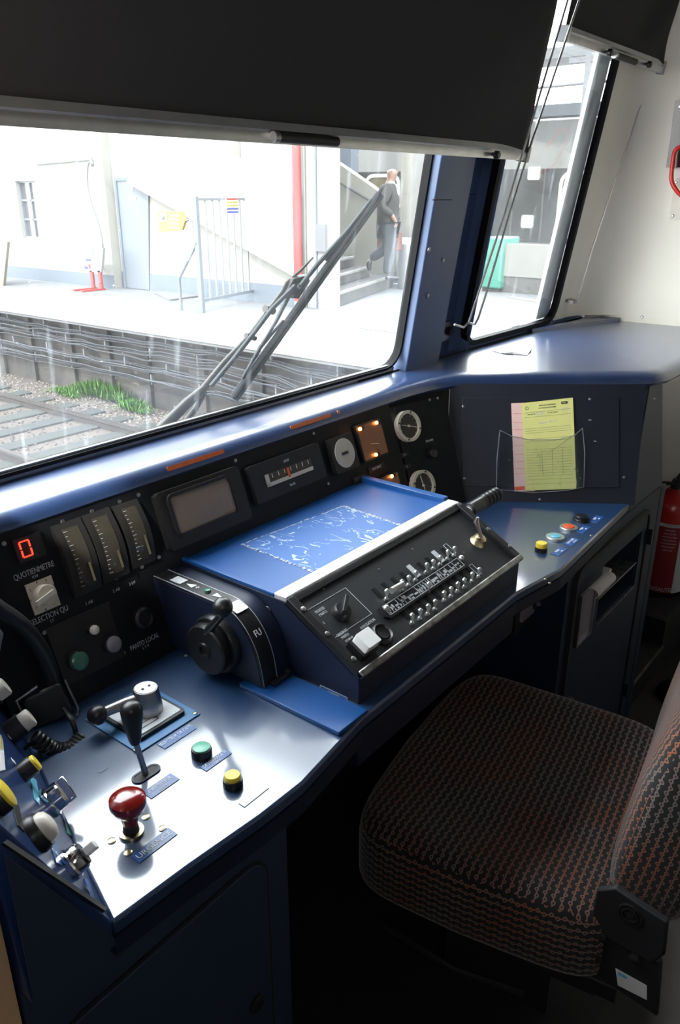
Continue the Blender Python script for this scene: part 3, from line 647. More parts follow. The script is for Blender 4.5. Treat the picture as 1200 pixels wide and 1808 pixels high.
for (x, y, s) in ((157, 1064, '1 AB'), (205, 1042, '2 AB'), (233, 1030, '3 kV')):
    u, v = fp(x, y); text(FPf, u, v, .007, s, 'inkd', ip)
# lamp sub panel
o, rc = fplate(((78, 1112), (186, 1062), (222, 1158), (115, 1210)), .003, 'blackm', 'lamp_subpanel')
def lamp(px, py, r, m_, lab):
    u, v = fp(px, py); b = B(); b.lathe(FPf, u, v, [(r, .003), (r, .012), (r*.9, .013)]); q = obj('indicator_lamp', b, 'blackm', ip)
    b = B(); b.lathe(FPf, u, v, [(r*.9, .013), (r*.88, .017), (r*.6, .020), (r*.2, .021)]); obj('lens', b, m_, q); q['label'] = lab
lamp(158, 1112, .0085, 'creamp', 'small round cream lens'); lamp(192, 1137, .0145, 'greyl', 'round grey violet lens'); lamp(132, 1166, .0160, 'dgreen', 'round dark green lens')
u, v = fp(249, 1091); b = B(); b.lathe(FPf, u, v, [(.018, 0), (.018, .010), (.014, .014), (.012, .010)]); obj('push_button', b, 'black', ip)
u, v = fp(255, 1133); text(FPf, u, v, .0115, 'PANTO LOCAL', 'inkd', ip, sx=.75); u, v = fp(257, 1142); text(FPf, u, v, .006, 'L T V', 'inkd', ip)
# screen
o, rc = fplate(((263, 876), (412, 822), (436, 912), (298, 978)), .014, 'bezel', 'display_screen', 0, ip, .008)
u0, u1, v0, v1 = FPf.rect((286, 882), (388, 845), (411, 897), (311, 949))
b = B(); b.frame(FPf, u0-.006, u1+.006, v0-.006, v1+.006, .006, .014, .019, .006); obj('screen_rim', b, 'blackm', o)
b = B(); n = 8
g = [[b.bm.verts.new(FPf.at(u0+(u1-u0)*i/n, v0+(v1-v0)*j/n, .0145+.004*(1-((i/n-.5)*2)**2)*(1-((j/n-.5)*2)**2))) for j in range(n+1)] for i in range(n+1)]
for i in range(n):
    for j in range(n): b.bm.faces.new((g[i][j], g[i+1][j], g[i+1][j+1], g[i][j+1]))
obj('screen_glass', b, 'screen', o)
# horizontal meter
o, rc = fplate(((427, 828), (550, 784), (574, 840), (452, 892)), .012, 'blackm', 'horizontal_meter', 0, ip, .004)
u0, u1, v0, v1 = FPf.rect((457, 841), (538, 811), (547, 830), (466, 861))
b = B(); b.box(FPf, u0, u1, v0, v1, .012, .013); obj('meter_window', b, 'dial', o)
b = B(); b.box(FPf, u0, u1, v0, v0+(v1-v0)*.30, .0131, .0138); b.box(FPf, u0, u0+.010, v0, v1, .0131, .0138); obj('scale_strip', b, 'ring', o)
for k in range(7): u = u0+.02+(u1-u0-.03)*k/6; b = B(); b.box(FPf, u-.0008, u+.0008, v1-.010, v1-.002, .0131, .0139); obj('scale_mark', b, 'ring', o)
b = B(); b.box(FPf, u0+(u1-u0)*.45, u0+(u1-u0)*.45+.006, v0+.004, v1-.002, .014, .015); plabel(obj('pointer', b, 'redb', o), 'orange pointer')
text(FPf, (u0+u1)/2, v1+.012, .008, 'ANV', 'inkd', o, w=.0124); text(FPf, (u0+u1)/2, v0-.012, .008, 'km/h', 'inkd', o, w=.0124)
# small clock gauge
o, rc = fplate(((572, 778), (613, 764), (629, 824), (588, 838)), .012, 'bezel', 'clock_gauge', 0, ip, .004)
cu0, cv0 = (rc[0]+rc[1])/2, (rc[2]+rc[3])/2; rr_ = min(rc[1]-rc[0], rc[3]-rc[2])*.42
b = B(); b.lathe(FPf, cu0, cv0, [(rr_, .012), (rr_, .0135)]); obj('dial_face', b, 'ring', o)
b = B(); b.box(FPf, cu0-.012, cu0+.006, cv0-.003, cv0+.003, .0136, .018); obj('hands', b, 'inkb', o)
# amber lit gauges
def amber(px4, bulbs, nd):
    o, rc = fplate(px4, .008, 'blackm', 'lit_gauge', 0, ip, .003)
    u0, u1, v0, v1 = rc; e = .004
    b = B(); b.box(FPf, u0+e, u1-e, v0+e, v1-e, .008, .0088); obj('dial_face', b, 'glow', o)
    b = B(); b.tube([FPf.at((u0+u1)/2+.015, v0+.03, .0105), FPf.at((u0+u1)/2-.012, v0+.036, .0105)], .0007, 6); obj('needle', b, 'ring', o)
    for p in bulbs:
        u, v = fp(*p); b = B(); b.ball(FPf.at(u, v, .0125), .0042, 12); plabel(obj('bulb', b, 'amber', o), 'glowing amber bulb')
        b = B(); b.cyl(FPf, u+.007, v, .009, .016, .0045, seg=14); obj('bulb_cap', b, 'blackm', o)
    k_ = .006
amber(((620, 753), (665, 738), (683, 800), (641, 818)), ((657, 748), (628, 759), (656, 804)), 0)
amber(((651, 850), (695, 834), (712, 880), (668, 900)), ((684, 842), (657, 853)), 0)
u, v = fp(663, 826); b = B(); b.box(FPf, u-.03, u+.03, v-.006, v+.006, 0, .003); o = obj('label_plate', b, 'blackm', ip); text(FPf, u, v, .008, 'FREIN DIRECT', 'inkd', o, w=.0034, sx=.7)
b = B(); u, v = fp(631, 848); b.box(FPf, u-.016, u+.016, v-.009, v+.009, 0, .006); obj('small_cover', b, 'bezel', ip)
# strip lamps below the lip
for (a, c) in (((293, 830), (393, 796)), ((511, 756), (582, 733)), ((594, 729), (598, 727))):
    (ua, va), (ub, vb) = fp(*a), fp(*c); vv = (va+vb)/2
    b = B(); b.rbox(FPf, ua, ub, vv-.004, vv+.004, .0, .004, .003); plabel(obj('strip_lamp', b, 'amberbar', ip), 'dim amber strip lamp under the lip')
# dial section, turned slightly
DPf = Fr(FPf.at(xd, 0), V((math.cos(R(12)), -math.sin(R(12)), 0)), V((math.sin(R(12))*.3, math.sin(LEAN), math.cos(LEAN))))
dl = .175
b = B(); b.box(DPf, 0, dl, -.01, .275, -.03, 0); obj('backboard', b, 'inst', ip)
b = B(); b.box(DPf, -.001, .001, 0, .272, 0, .0015); obj('panel_gap', b, 'blackm', ip)
def dialg(px, py, r, ang):
    u, v = DPf.uv(px, py, .012); b = B(); b.lathe(DPf, u, v, [(r*.84, 0), (r*.84, .008)]); o = obj('round_gauge', b, 'dial', ip)
    b = B(); b.ring(DPf, u, v, r*.80, r, 0, .014); obj('gauge_rim', b, 'ring', o)
    for k in range(11):
        a = R(225-27*k); c, s = math.cos(a), math.sin(a)
        b = B(); b.tube([DPf.at(u+c*r*.62, v+s*r*.62, .009), DPf.at(u+c*r*.75, v+s*r*.75, .009)], .0005, 4); obj('scale_mark', b, 'inkd', o)
    b = B(); c, s = math.cos(ang), math.sin(ang)
    b.tube([DPf.at(u-c*r*.6, v-s*r*.6, .011), DPf.at(u+c*r*.65, v+s*r*.65, .011)], [.0006, .0014], 6); b.cyl(DPf, u, v, .009, .013, .003, seg=12); obj('needle', b, 'ring', o)
    for k in range(4):
        a = R(70+90*k); b = B(); b.cyl(DPf, u+math.cos(a)*r*.9, v+math.sin(a)*r*.9, .014, .0155, .0022, seg=8); obj('screw', b, 'inkb', o)
dialg(722, 752, .0375, R(-15)); dialg(748, 857, .0375, R(100))
u, v = DPf.uv(760, 801); b = B(); b.lathe(DPf, u, v, [(.012, 0), (.012, .012), (.010, .014)]); obj('push_button', b, 'black', ip)
for (x, y, s) in ((713, 803, '1 A 2'), (717, 824, 'C.G'), (757, 778, 'ESSAI LAMPES')):
    u, v = DPf.uv(x, y); b = B(); b.box(DPf, u-.014, u+.014, v-.006, v+.006, 0, .0015); o = obj('label_plate', b, 'blackm', ip); text(DPf, u, v, .006, s, 'inkd', o, w=.002, sx=.7)
for p in ((678, 723), (772, 703), (758, 706)): screw(DPf, *p, ip, 'steel', .0035)
# ================================================================== RECESS PANEL (right)
RPf = Fr((1.672, .958, ZD), (.602, -.798, 0), (.798*math.sin(R(23)), .602*math.sin(R(23)), math.cos(R(23))))
rp_ = thing('document_panel', RPf.at(.22, 0), 'plain dark blue slanted panel right of the gauges where the papers hang', 'panel')
b = B(); b.prism(RPf, [(-.01, -.01), (.47, -.01), (.50, .30), (.0, .30)], -.02, 0); obj('backing', b, 'navyd', rp_)
i0 = RPf.rect((797, 712), (1135, 700), (1105, 868), (815, 868))
u0, v1 = RPf.uv(803, 712); u1, v0 = RPf.uv(1118, 868)
b = B(); b.box(RPf, .03, .43, .035, .265, .0003, .004); obj('cover_plate', b, 'navyd', rp_, bev=.001)
for p in ((817, 718), (1040, 705), (1154, 704), (819, 845), (1100, 843), (797, 882), (952, 882)): screw(RPf, *p, rp_, 'steel', .0035, .004)
u, v = RPf.uv(1040, 742); b = B(); b.box(RPf, u-.004, u+.004, v-.001, v+.001, .004, .0045); b.box(RPf, u+.01, u+.016, v-.055, v-.053, .004, .0045); obj('scratch', b, 'inkd', rp_)
# papers
def paper(pts, m_, w, name, label):
    t = thing(name, RPf.at(*RPf.uv(*pts[3], w), w), label, 'paper')
    b = B(); q = [RPf.uv(*p, w) for p in pts]; b.prism(RPf, q, w, w+.0006); o = obj('sheet', b, m_, t); return t, o, q
t, o, q = paper(((902, 712), (934, 711), (944, 867), (908, 868)), 'paper_p', .006, 'pink_form', 'pink printed form tucked behind the yellow form on the dark panel')
def pline(fr, q, f0, f1, g, thick, parent, m_='inkb', w=.007):     # printed rule across a quad sheet at fraction g from top
    def at(f, g_): 
        tl, tr, br_, bl = [V((*p, 0)) for p in q]; a = tl.lerp(tr, f); c = bl.lerp(br_, f); return a.lerp(c, g_)
    a, c = at(f0, g), at(f1, g); b = B(); b.prism(fr, [(a.x, a.y-thick), (c.x, c.y-thick), (c.x, c.y), (a.x, a.y)], w, w+.0002); return obj('ruled_line', b, m_, parent)
for g in (.12, .22, .30, .38, .48, .58, .66, .74, .80): pline(RPf, q, .05, .95, g, .0007, t, 'redb', .0067)
b = B(); a = [RPf.uv(*p, .0067) for p in ((908, 860), (926, 858), (926, 864), (909, 866))]; b.prism(RPf, a, .0067, .0069); obj('red_bar', b, 'redb', t)
t, o, q = paper(((920, 712), (1011, 702), (1017, 863), (928, 866)), 'paper_y', .008, 'yellow_form', 'yellow handwritten form standing in a clear plastic pocket on the dark panel')
WY = .0087
for g in (.115, .17, .30, .325, .35, .42, .45, .54, .57, .60, .63, .66, .69, .72, .75, .78, .81, .84, .88, .93): pline(RPf, q, .05, .95, g, .0005, t, 'inkb', WY)
def qat(f, g_):
    tl, tr, br_, bl = [V((*p, 0)) for p in q]; return tl.lerp(tr, f).lerp(bl.lerp(br_, f), g_)
p = qat(.5, .05); ang_ = math.atan2(q[1][1]-q[0][1], q[1][0]-q[0][0])
text(RPf, p.x, p.y, .0055, 'FEUILLE DE REMISAGE', 'inkb', t, ang=ang_, w=WY, sx=.8); p = qat(.5, .08); text(RPf, p.x, p.y, .0045, 'DU TRAIN ET DU MATERIEL', 'inkb', t, ang=ang_, w=WY, sx=.8)
p = qat(.18, .14); text(RPf, p.x, p.y, .005, 'TRAIN N', 'inkb', t, ang=ang_, w=WY); p = qat(.36, .14); text(RPf, p.x, p.y, .011, '8251', 'inkd', t, ang=ang_+.1, w=WY)
p = qat(.60, .14); text(RPf, p.x, p.y, .005, 'N DE RAME', 'inkb', t, ang=ang_, w=WY); p = qat(.84, .12); text(RPf, p.x, p.y, .011, '213', 'inkd', t, ang=ang_+.1, w=WY)
p = qat(.5, .24); text(RPf, p.x, p.y, .009, 'Rame  Ru  p.', 'inkd', t, ang=ang_+.05, w=WY)
for k, f in enumerate((.35, .55, .75)):
    a, c = qat(f, .55), qat(f, .84); b = B(); b.prism(RPf, [(a.x, a.y), (c.x, c.y), (c.x+.0006, c.y), (a.x+.0006, a.y)], WY, WY+.0002); obj('ruled_line', b, 'inkb', t)
p = qat(.1, .065); b = B(); b.ring(RPf, p.x, p.y, .0035, .0045, WY, WY+.0003, 20); obj('round_logo', b, 'inkb', t)
p = qat(.83, .045); b = B(); b.rbox(RPf.sub(p.x, p.y, ang_), -.0085, .0085, -.0035, .0035, WY, WY+.0003, .0028); lg = obj('dark_logo', b, 'inkb', t); text(RPf, p.x, p.y, .0045, 'SNCF', 'paper_y', lg, ang=ang_, w=WY+.0004)
# plastic pocket
pk = [(882, 760), (902, 770), (935, 777), (985, 776), (1012, 770), (1028, 756), (1032, 800), (1030, 860), (1000, 866), (940, 870), (876, 864), (877, 810)]
b = B(); q2 = [RPf.uv(*p, .014) for p in pk]; random.seed(3)
vs = [b.bm.verts.new(RPf.at(u, v, .012+random.uniform(0, .006))) for u, v in q2]; cc = sum((v.co for v in vs), V())/len(vs)
inner = [b.bm.verts.new(v.co.lerp(cc, .45)+RPf.n*random.uniform(-.002, .003)) for v in vs]; ct = b.bm.verts.new(cc)
for i in range(len(vs)):
    j = (i+1) % len(vs); b.bm.faces.new((vs[i], vs[j], inner[j], inner[i])); b.bm.faces.new((inner[i], inner[j], ct))
pt = thing('plastic_pocket', RPf.at(.2, .04, .01), 'creased clear plastic pocket fixed to the dark panel around the two forms', 'plastic pocket')
obj('front_film', b, 'film', pt, smooth=False)
b = B(); b.tube([RPf.at(*q2[i], .016) for i in range(6)], .0009, 6); b.tube([RPf.at(*q2[i], .014) for i in (5, 6, 7, 8, 9, 10, 11, 0)], .0008, 6); obj('folded_edge', b, 'greyl', pt)
b = B(); b.prism(RPf, [RPf.uv(*p, .0045) for p in ((884, 762), (1026, 758), (1029, 860), (878, 864))], .0042, .0048); obj('back_film', b, 'film', pt)
# ================================================================== RIGHT CHEEK AND STORAGE CABINET
YC = .585
ck = thing('end_cheek', (2.1, YC, .75), 'dark upright end cheek joining the ledge to the cabinet at the right of the desk', 'cheek panel')
CF = YF(0, YC, 0)
b = B(); fq = [V((1.935, .588, .79)), V((2.205, .588, .79)), V((2.225, .640, 1.114)), V((2.138, .648, 1.114)), V((2.128, .640, 1.085))]; fb = [p+V((.02, .06, 0)) for p in fq]
b.loft([fq, fb]); obj('cheek_board', b, 'navy', ck, bev=.003)
b = B(); b.box(WF, 2.19, 2.235, YC+.0, YC+.12, .0, .79); obj('cheek_post', b, 'navy', ck, bev=.004)
cab = thing('storage_cabinet', (1.9, .8, 0), 'dark blue storage cabinet under the right end of the desk with an open shelf niche', 'cabinet')
b = B(); x0, x1 = 1.565, 2.185; nx0, nx1, nz0, nz1 = 1.775, 2.045, .545, .705
b.box(WF, x0, nx0, YC, 1.10, .02, .795); b.box(WF, nx1, x1, YC, 1.10, .02, .795); b.box(WF, nx0, nx1, YC, 1.10, .02, nz0); b.box(WF, nx0, nx1, YC, 1.10, nz1, .795); b.box(WF, nx0, nx1, .9, 1.10, nz0, nz1)
obj('body', b, 'navy', cab)
b = B(); b.frame(CF, 1.60, 2.10, .06, .765, .012, 0, .010, .03); obj('door_rim', b, 'blackm', cab)
b = B()
for (a0, a1, c0, c1) in ((1.615, nx0-.004, .075, .75), (nx1+.004, 2.085, .075, .75), (nx0-.004, nx1+.004, .075, nz0-.006), (nx0-.004, nx1+.004, nz1+.004, .75)): b.box(CF, a0, a1, c0, c1, 0, .006)
dr = obj('door', b, 'navy', cab); 
b = B(); b.box(WF, nx0, nx1, YC-.004, .9, .612, .617); obj('shelf', b, 'edge', cab)
b = B(); b.box(CF, nx0, nx1, nz0-.002, nz0+.002, .006, .009); obj('niche_edge', b, 'edge', cab)
b = B(); b.rbox(CF, 2.088, 2.10, .655, .70, .010, .022, .004); b.rbox(CF, 2.088, 2.10, .16, .205, .010, .022, .004); obj('hinge', b, 'black', dr)
b = B(); b.rbox(CF, 1.625, 1.655, .36, .40, .006, .02, .01); obj('latch', b, 'black', dr)
for k, (m_, z, t, dx) in enumerate((('paper_w', .6172, .006, 0), ('paper_p', .6236, .008, .004), ('paper_w', .632, .010, .010))):
    b = B(); b.box(WF, 1.79+dx, 1.90+dx, .59+.006*k, .80, z, z+t)
    tag(obj('booklet', b, m_), ('white booklet at the bottom of the pile on the cabinet shelf', 'pink edged booklet in the middle of the pile on the cabinet shelf', 'white booklet on top of the pile on the cabinet shelf')[k], 'booklet')
ch = thing('clip_holder', CF.at(1.66, .56, .01), 'grey framed document holder on the cabinet door with a curled paper at its top', 'document holder')
hu0, hu1, hv0, hv1 = 1.632, 1.725, .545, .685
b = B(); b.frame(CF, hu0, hu1, hv0, hv1, .006, .0065, .014); obj('holder_frame', b, 'steel', ch)
b = B(); b.box(CF, hu0+.004, hu1-.004, hv0+.004, hv1-.004, .0065, .010); obj('grey_card', b, 'greyl', ch)
b = B(); rings = []
for k in range(9):
    a = R(-60+k*28); rings.append([CF.at(u, hv1+.008+.014*math.sin(a), .030+.016*math.cos(a)) for u in (hu0+.01, hu1+.03)])
vr = [[b.bm.verts.new(p) for p in r] for r in rings]
for a, c in zip(vr, vr[1:]): b.bm.faces.new((a[0], a[1], c[1], c[0]))
cp_ = obj('curled_paper', b, 'paper_w', ch); sm = cp_.modifiers.new('t', 'SOLIDIFY'); sm.thickness = .0006
# lock box below the desk
lk = thing('key_switch_box', (1.45, .62, .65), 'small grey rotary isolator on a dark box under the desk beside the cabinet', 'switch')
LF = YF(0, .66, 0)
u0, u1, v0, v1 = LF.rect((925, 1040), (966, 1046), (963, 1080), (920, 1076)); 
b = B(); b.box(WF, u0-.02, u1+.015, .664, .80, v0-.03, v1+.05); obj('housing', b, 'blackm', lk)
b = B(); b.box(LF, u0, u1, v0, v1, -.003, .004); obj('face_plate', b, 'greyl', lk)
b = B(); cu0, cv0 = (u0+u1)/2, (v0+v1)/2; b.cyl(LF, cu0, cv0, .004, .012, .020); obj('disc', b, 'bezel', lk)
b = B(); b.box(LF.sub(cu0, cv0, -.15), -.018, .03, -.004, .004, .012, .018); obj('pointer', b, 'greyl', lk)
# kneehole back and right side
b = B(); b.box(WF, XL, 1.56, 1.12, 1.155, 0, ZD-.03); kh = struct('wall_kneehole', b, 'blackm')
# ================================================================== LEFT PEDESTAL
pd = thing('pedestal_cabinet', (.45, .8, 0), 'tall dark blue pedestal under the left end of the desk with a round-cornered door', 'cabinet')
b = B(); b.box(WF, XL+.001, .648, .605, 1.10, 0, .796); obj('body', b, 'pedblue', pd, bev=.004)
PFr = YF(0, .605, 0)
b = B(); b.rbox(PFr, .27, .598, .04, .705, 0, .005, .035, 8); dr = obj('door', b, 'pedblue', pd, bev=.0015)
b = B(); b.frame(PFr, .265, .603, .035, .710, .005, 0, .0025, .035); obj('door_gap', b, 'blackm', pd)
b = B(); b.lathe(PFr, .564, .452, [(.014, .005), (.014, .009), (.011, .011)]); b.box(PFr, .563, .565, .445, .459, .011, .0118); obj('lock', b, 'bezel', dr)
# ================================================================== CONTROL CONSOLE
cn = thing('control_console', (1.09, .8, ZD), 'raised blue console with a worn tray top and a black sloping switch panel', 'console')
CX0, CX1 = .825, 1.360; ZT = .95
side = [(.762, ZT), (1.035, ZT), (1.0, ZD+.001), (.77, ZD+.001), (.77, .70), (.614, .70), (.612, .866)]
SFr = Fr((0, 0, 0), (0, 1, 0), (0, 0, 1))      # u=y, v=z, normal +x
b = B(); b.prism(SFr, side, CX0, CX1); obj('body', b, 'navy', cn, bev=.002)
TF = Fr((0, 0, ZT), (1, 0, 0), (0, 1, 0))
b = B(); b.box(TF, CX0, CX1, .783, 1.035, .0002, .003); tr_ = obj('tray', b, 'tray', cn)
b = B(); b.box(TF, CX0, CX1+.001, .757, .784, -.002, .008); obj('front_strip', b, 'aluw', cn, bev=.002)
b = B(); b.box(TF, CX1-.016, CX1+.002, .784, 1.03, .001, .014); obj('side_rim', b, 'tray', cn, bev=.002)
b = B(); b.box(TF, CX0-.001, CX0+.008, .784, 1.03, .001, .007); obj('side_rim', b, 'tray', cn, bev=.001)
b = B(); b.prism(TF, [TF.uv(*p) for p in ((427, 964), (606, 896), (712, 932), (562, 1017))], .0031, .0036); rs = obj('glue_residue', b, 'residue', tr_)
q = [V((*TF.uv(*p), 0)) for p in ((427, 964), (606, 896), (712, 932), (562, 1017))]
b = B()
for i in range(4):
    a, c = q[i], q[(i+1) % 4]; n_ = 70
    for k in range(n_):
        p_ = a.lerp(c, (k+.5)/n_); s = random.uniform(.0005, .0017); p_ = p_+V((random.uniform(-.0015, .0015), random.uniform(-.0015, .0015), 0))
        if random.random() < .75: b.box(TF, p_.x-s*2.2, p_.x+s*2.2, p_.y-s*.7, p_.y+s*.7, .0036, .0039)
plabel(obj('tape_remains', b, 'inkd', tr_), 'pale broken line of old tape around the scratched patch')
for p in ((388, 1014), (683, 862)): screw(TF, *p, cn, 'alu', .004, .003)
CPn = Fr((CX0, .612, .867), (1, 0, 0), (0, .150, .083))
cw = CX1-CX0; chh = math.hypot(.150, .083)
b = B(); b.box(CPn, 0, cw, 0, chh-.004, -.004, .001); obj('switch_panel', b, 'panelbk', cn)
for a0, a1, c0, c1 in ((-.002, .014, -.002, chh-.004), (cw-.014, cw+.002, -.002, chh-.004)):
    b = B(); b.box(CPn, a0, a1, c0, c1, .001, .011); obj('side_rail', b, 'black', cn, bev=.001)
b = B(); b.box(CPn, -.002, cw+.002, -.004, .008, .001, .012); obj('front_rail', b, 'edge', cn, bev=.003)
b = B(); b.box(CPn, .012, cw-.012, chh-.014, chh-.005, .001, .006); obj('back_rail', b, 'black', cn, bev=.001)
for p in ((531, 1083), (573, 1127), (619, 1171), (857, 941), (895, 971), (806, 897)): screw(CPn, *p, cn, 'edge', .0045, .011)
for p in ((571, 1007+34), (668, 1006), (727, 970), (818, 976)): 
    u, v = CPn.uv(*p); b = B(); b.cyl(CPn, u, v, .001, .002, .0016, seg=8); obj('rivet', b, 'alu', cn)
def cpx(x, y): return CPn.uv(480+x*.3917, 850+y*.3917)
# rotary with engraved frame
q = [cpx(*p) for p in ((145, 590), (330, 480), (455, 605), (270, 705))]
u0 = (q[0][0]+q[3][0])/2; u1 = (q[1][0]+q[2][0])/2; v0 = (q[2][1]+q[3][1])/2; v1 = (q[0][1]+q[1][1])/2
b = B(); b.frame(CPn, u0, u1, v0, v1, .0008, .001, .0016); obj('engraved_frame', b, 'inkd', cn)
cu0, cv0 = cpx(308, 598); b = B(); b.lathe(CPn, cu0, cv0, [(.0165, .001), (.0155, .010), (.013, .014)]); ro = obj('rotary_switch', b, 'black', cn)
b = B(); b.box(CPn.sub(cu0, cv0, .6), -.014, .024, -.0035, .0035, .012, .024); obj('pointer_handle', b, 'black', ro, bev=.001)
for (x, y, s, sz) in ((222, 590, 'MONTEE\nPANTO', .0075), (322, 692, 'DESCENTE\nPANTO', .0072), (232, 640, '0', .008), (430, 645, 'ANNULATION', .008), (352, 718, 'ECLAIRAGE\nPUPITRE', .005)):
    u, v = cpx(x, y); text(CPn, u, v, sz, s, 'inkd', cn, w=.0014, sx=.75)
# white square button, round black push button
u, v = cpx(400, 755); b = B(); b.rbox(CPn, u-.021, u+.019, v-.018, v+.018, .001, .014, .003); o = obj('square_button', b, 'black', cn)
b = B(); b.rbox(CPn, u-.015, u+.017, v-.015, v+.015, .014, .030, .002); plabel(obj('button_cap', b, 'white', o), 'white square cap')
u, v = cpx(490, 698); b = B(); b.lathe(CPn, u, v, [(.020, .001), (.019, .009), (.016, .012), (.0135, .009), (.0135, .008)]); o = obj('push_button', b, 'black', cn); b = B(); b.lathe(CPn, u, v, [(.011, .008), (.011, .010), (.006, .009)]); obj('button_cap', b, 'black', o)
# key switch
u, v = cpx(925, 275); b = B(); b.lathe(CPn, u, v, [(.0165, .001), (.0150, .004), (.0135, .008), (.0125, .014), (.008, .015)]); o = obj('key_switch', b, 'brass', cn)
p0 = CPn.at(u, v, .014); b = B(); b.tube([p0, p0+V((-.004, .004, .018)), p0+V((-.008, .008, .034)), p0+V((-.007, .006, .044))], [.005, .0045, .0055, .003], 10); plabel(obj('key', b, 'chrome', o), 'bright metal key handle')
# diagram plate
q = [cpx(*p) for p in ((485, 575), (835, 345), (865, 385), (530, 612))]
u0 = (q[0][0]+q[3][0])/2; u1 = (q[1][0]+q[2][0])/2; v0 = (q[2][1]+q[3][1])/2; v1 = (q[0][1]+q[1][1])/2
b = B(); b.prism(CPn, [(u0-.012, v0+.004), (u0-.004, v0-.004), (u1+.002, v0-.004), (u1+.008, v0+.006), (u1+.004, v1), (u0-.008, v1)], .001, .006); dgm = obj('diagram_plate', b, 'black', cn)
b = B(); b.box(CPn, u0, u1-.006, v0, v0+.0012, .006, .0065); b.box(CPn, u0, u1-.006, v1-.002, v1-.0008, .006, .0065); b.box(CPn, u0, u0+.0012, v0, v1-.001, .006, .0065); b.box(CPn, u1-.007, u1-.006, v0, v1-.001, .006, .0065)
random.seed(11); x = u0+.003
while x < u1-.014:
    w_ = random.uniform(.003, .010); y0_ = v0+.003+random.uniform(0, .5)*(v1-v0-.01); hh = random.uniform(.003, .009)
    b.box(CPn, x, x+w_, y0_, min(y0_+hh, v1-.003), .006, .0065)
    if random.random() < .6: b.box(CPn, x, x+w_*.6, v0+.002, v0+.005, .006, .0065)
    if random.random() < .5: b.box(CPn, x, x+.0012, v0+.002, v1-.003, .006, .0065)
    x += w_+random.uniform(.001, .004)
obj('printed_diagram', b, 'inkd', dgm)
for p in ((508, 583), (845, 357)):
    u, v = cpx(*p); b = B(); b.ball(CPn.at(u, v, .007), .0058, 14); obj('cap_nut', b, 'alu', cn)
# slots
up0, up1 = V((*cpx(472, 503), 0)), V((*cpx(800, 308), 0)); lw0, lw1 = V((*cpx(592, 598), 0)), V((*cpx(915, 400), 0))
for k in range(9):
    if k in (4, 7): continue
    p_ = up0.lerp(up1, k/8.6); b = B(); b.box(CPn, p_.x-.004, p_.x+.004, p_.y-.013, p_.y+.010, .001, .0022); obj('switch_slot', b, 'rubber', cn)
for k in range(10): p_ = lw0.lerp(lw1, k/9.6); b = B(); b.box(CPn, p_.x-.004, p_.x+.004, p_.y-.012, p_.y+.012, .001, .0022); obj('switch_slot', b, 'rubber', cn)
for k in (4, 7): p_ = up0.lerp(up1, k/8.6); b = B(); b.box(CPn, p_.x-.0045, p_.x+.0045, p_.y-.015, p_.y+.014, .001, .004); obj('blanking_strip', b, 'inkd', cn)
for (a, c) in ((8.6, up1), (9.6, lw1)):
    b = B(); b.frame(CPn, c.x-.006, c.x+.006, c.y-.013, c.y+.014, .0008, .001, .0018); obj('engraved_frame', b, 'inkd', cn)
tg = [(500, 525), (600, 462), (632, 440), (680, 405), (712, 388), (742, 370), (775, 345), (805, 330), (615, 632), (650, 612), (685, 592), (718, 570), (690, 490), (760, 530), (790, 512), (820, 490), (852, 470), (885, 445), (915, 425), (568, 482)]
for (x, y) in tg:
    u, v = cpx(x, y); v -= .004; b = B(); b.lathe(CPn, u, v-.002, [(.0042, .001), (.0038, .005), (.0022, .006)], 12)
    p0 = CPn.at(u, v-.002, .005); d = (CPn.n*.8+CPn.y*.5+CPn.x*random.uniform(-.15, .15)).normalized()
    b.tube([p0, p0+d*.006, p0+d*.011, p0+d*.015, p0+d*.0175], [.0016, .0019, .0042, .0042, .0015], 10); obj('toggle_switch', b, 'alu', cn)
for (x0_, y0_, x1_, y1_) in ((520, 520, 572, 490),):
    a = CPn.at(*cpx(x0_, y0_), .016); c = CPn.at(*cpx(x1_, y1_), .016); b = B(); b.tube([a, c], .0058, 14); plabel(obj('toggle_tie_bar', b, 'alu', cn), 'metal sleeve joining two toggles')
# name plate on the side
SFl = XF(CX0, 0, 0)
u0, u1, v0, v1 = SFl.rect((565, 1209), (614, 1230), (614, 1252), (567, 1232))
b = B(); b.box(SFl, u0, u1, v0, v1, .0005, .0015); o = obj('name_plate', b, 'dlabel', cn); b = B(); b.frame(SFl, u0, u1, v0, v1, .0007, .0015, .002); obj('plate_edge', b, 'inkd', o)
for k in range(4): text(SFl, (u0+u1)/2, v1-.005-.0052*k, .0045, ('CONSIGNE', 'TR 1 FORME 2', 'MISE EN SERVICE', 'RER LIGNE')[k], 'inkd', o, w=.0022)
u, v = SFl.uv(472, 1077); b = B(); b.lathe(SFl, u, v, [(.007, 0), (.006, .003), (.003, .003)]); obj('screw', b, 'steel', cn)
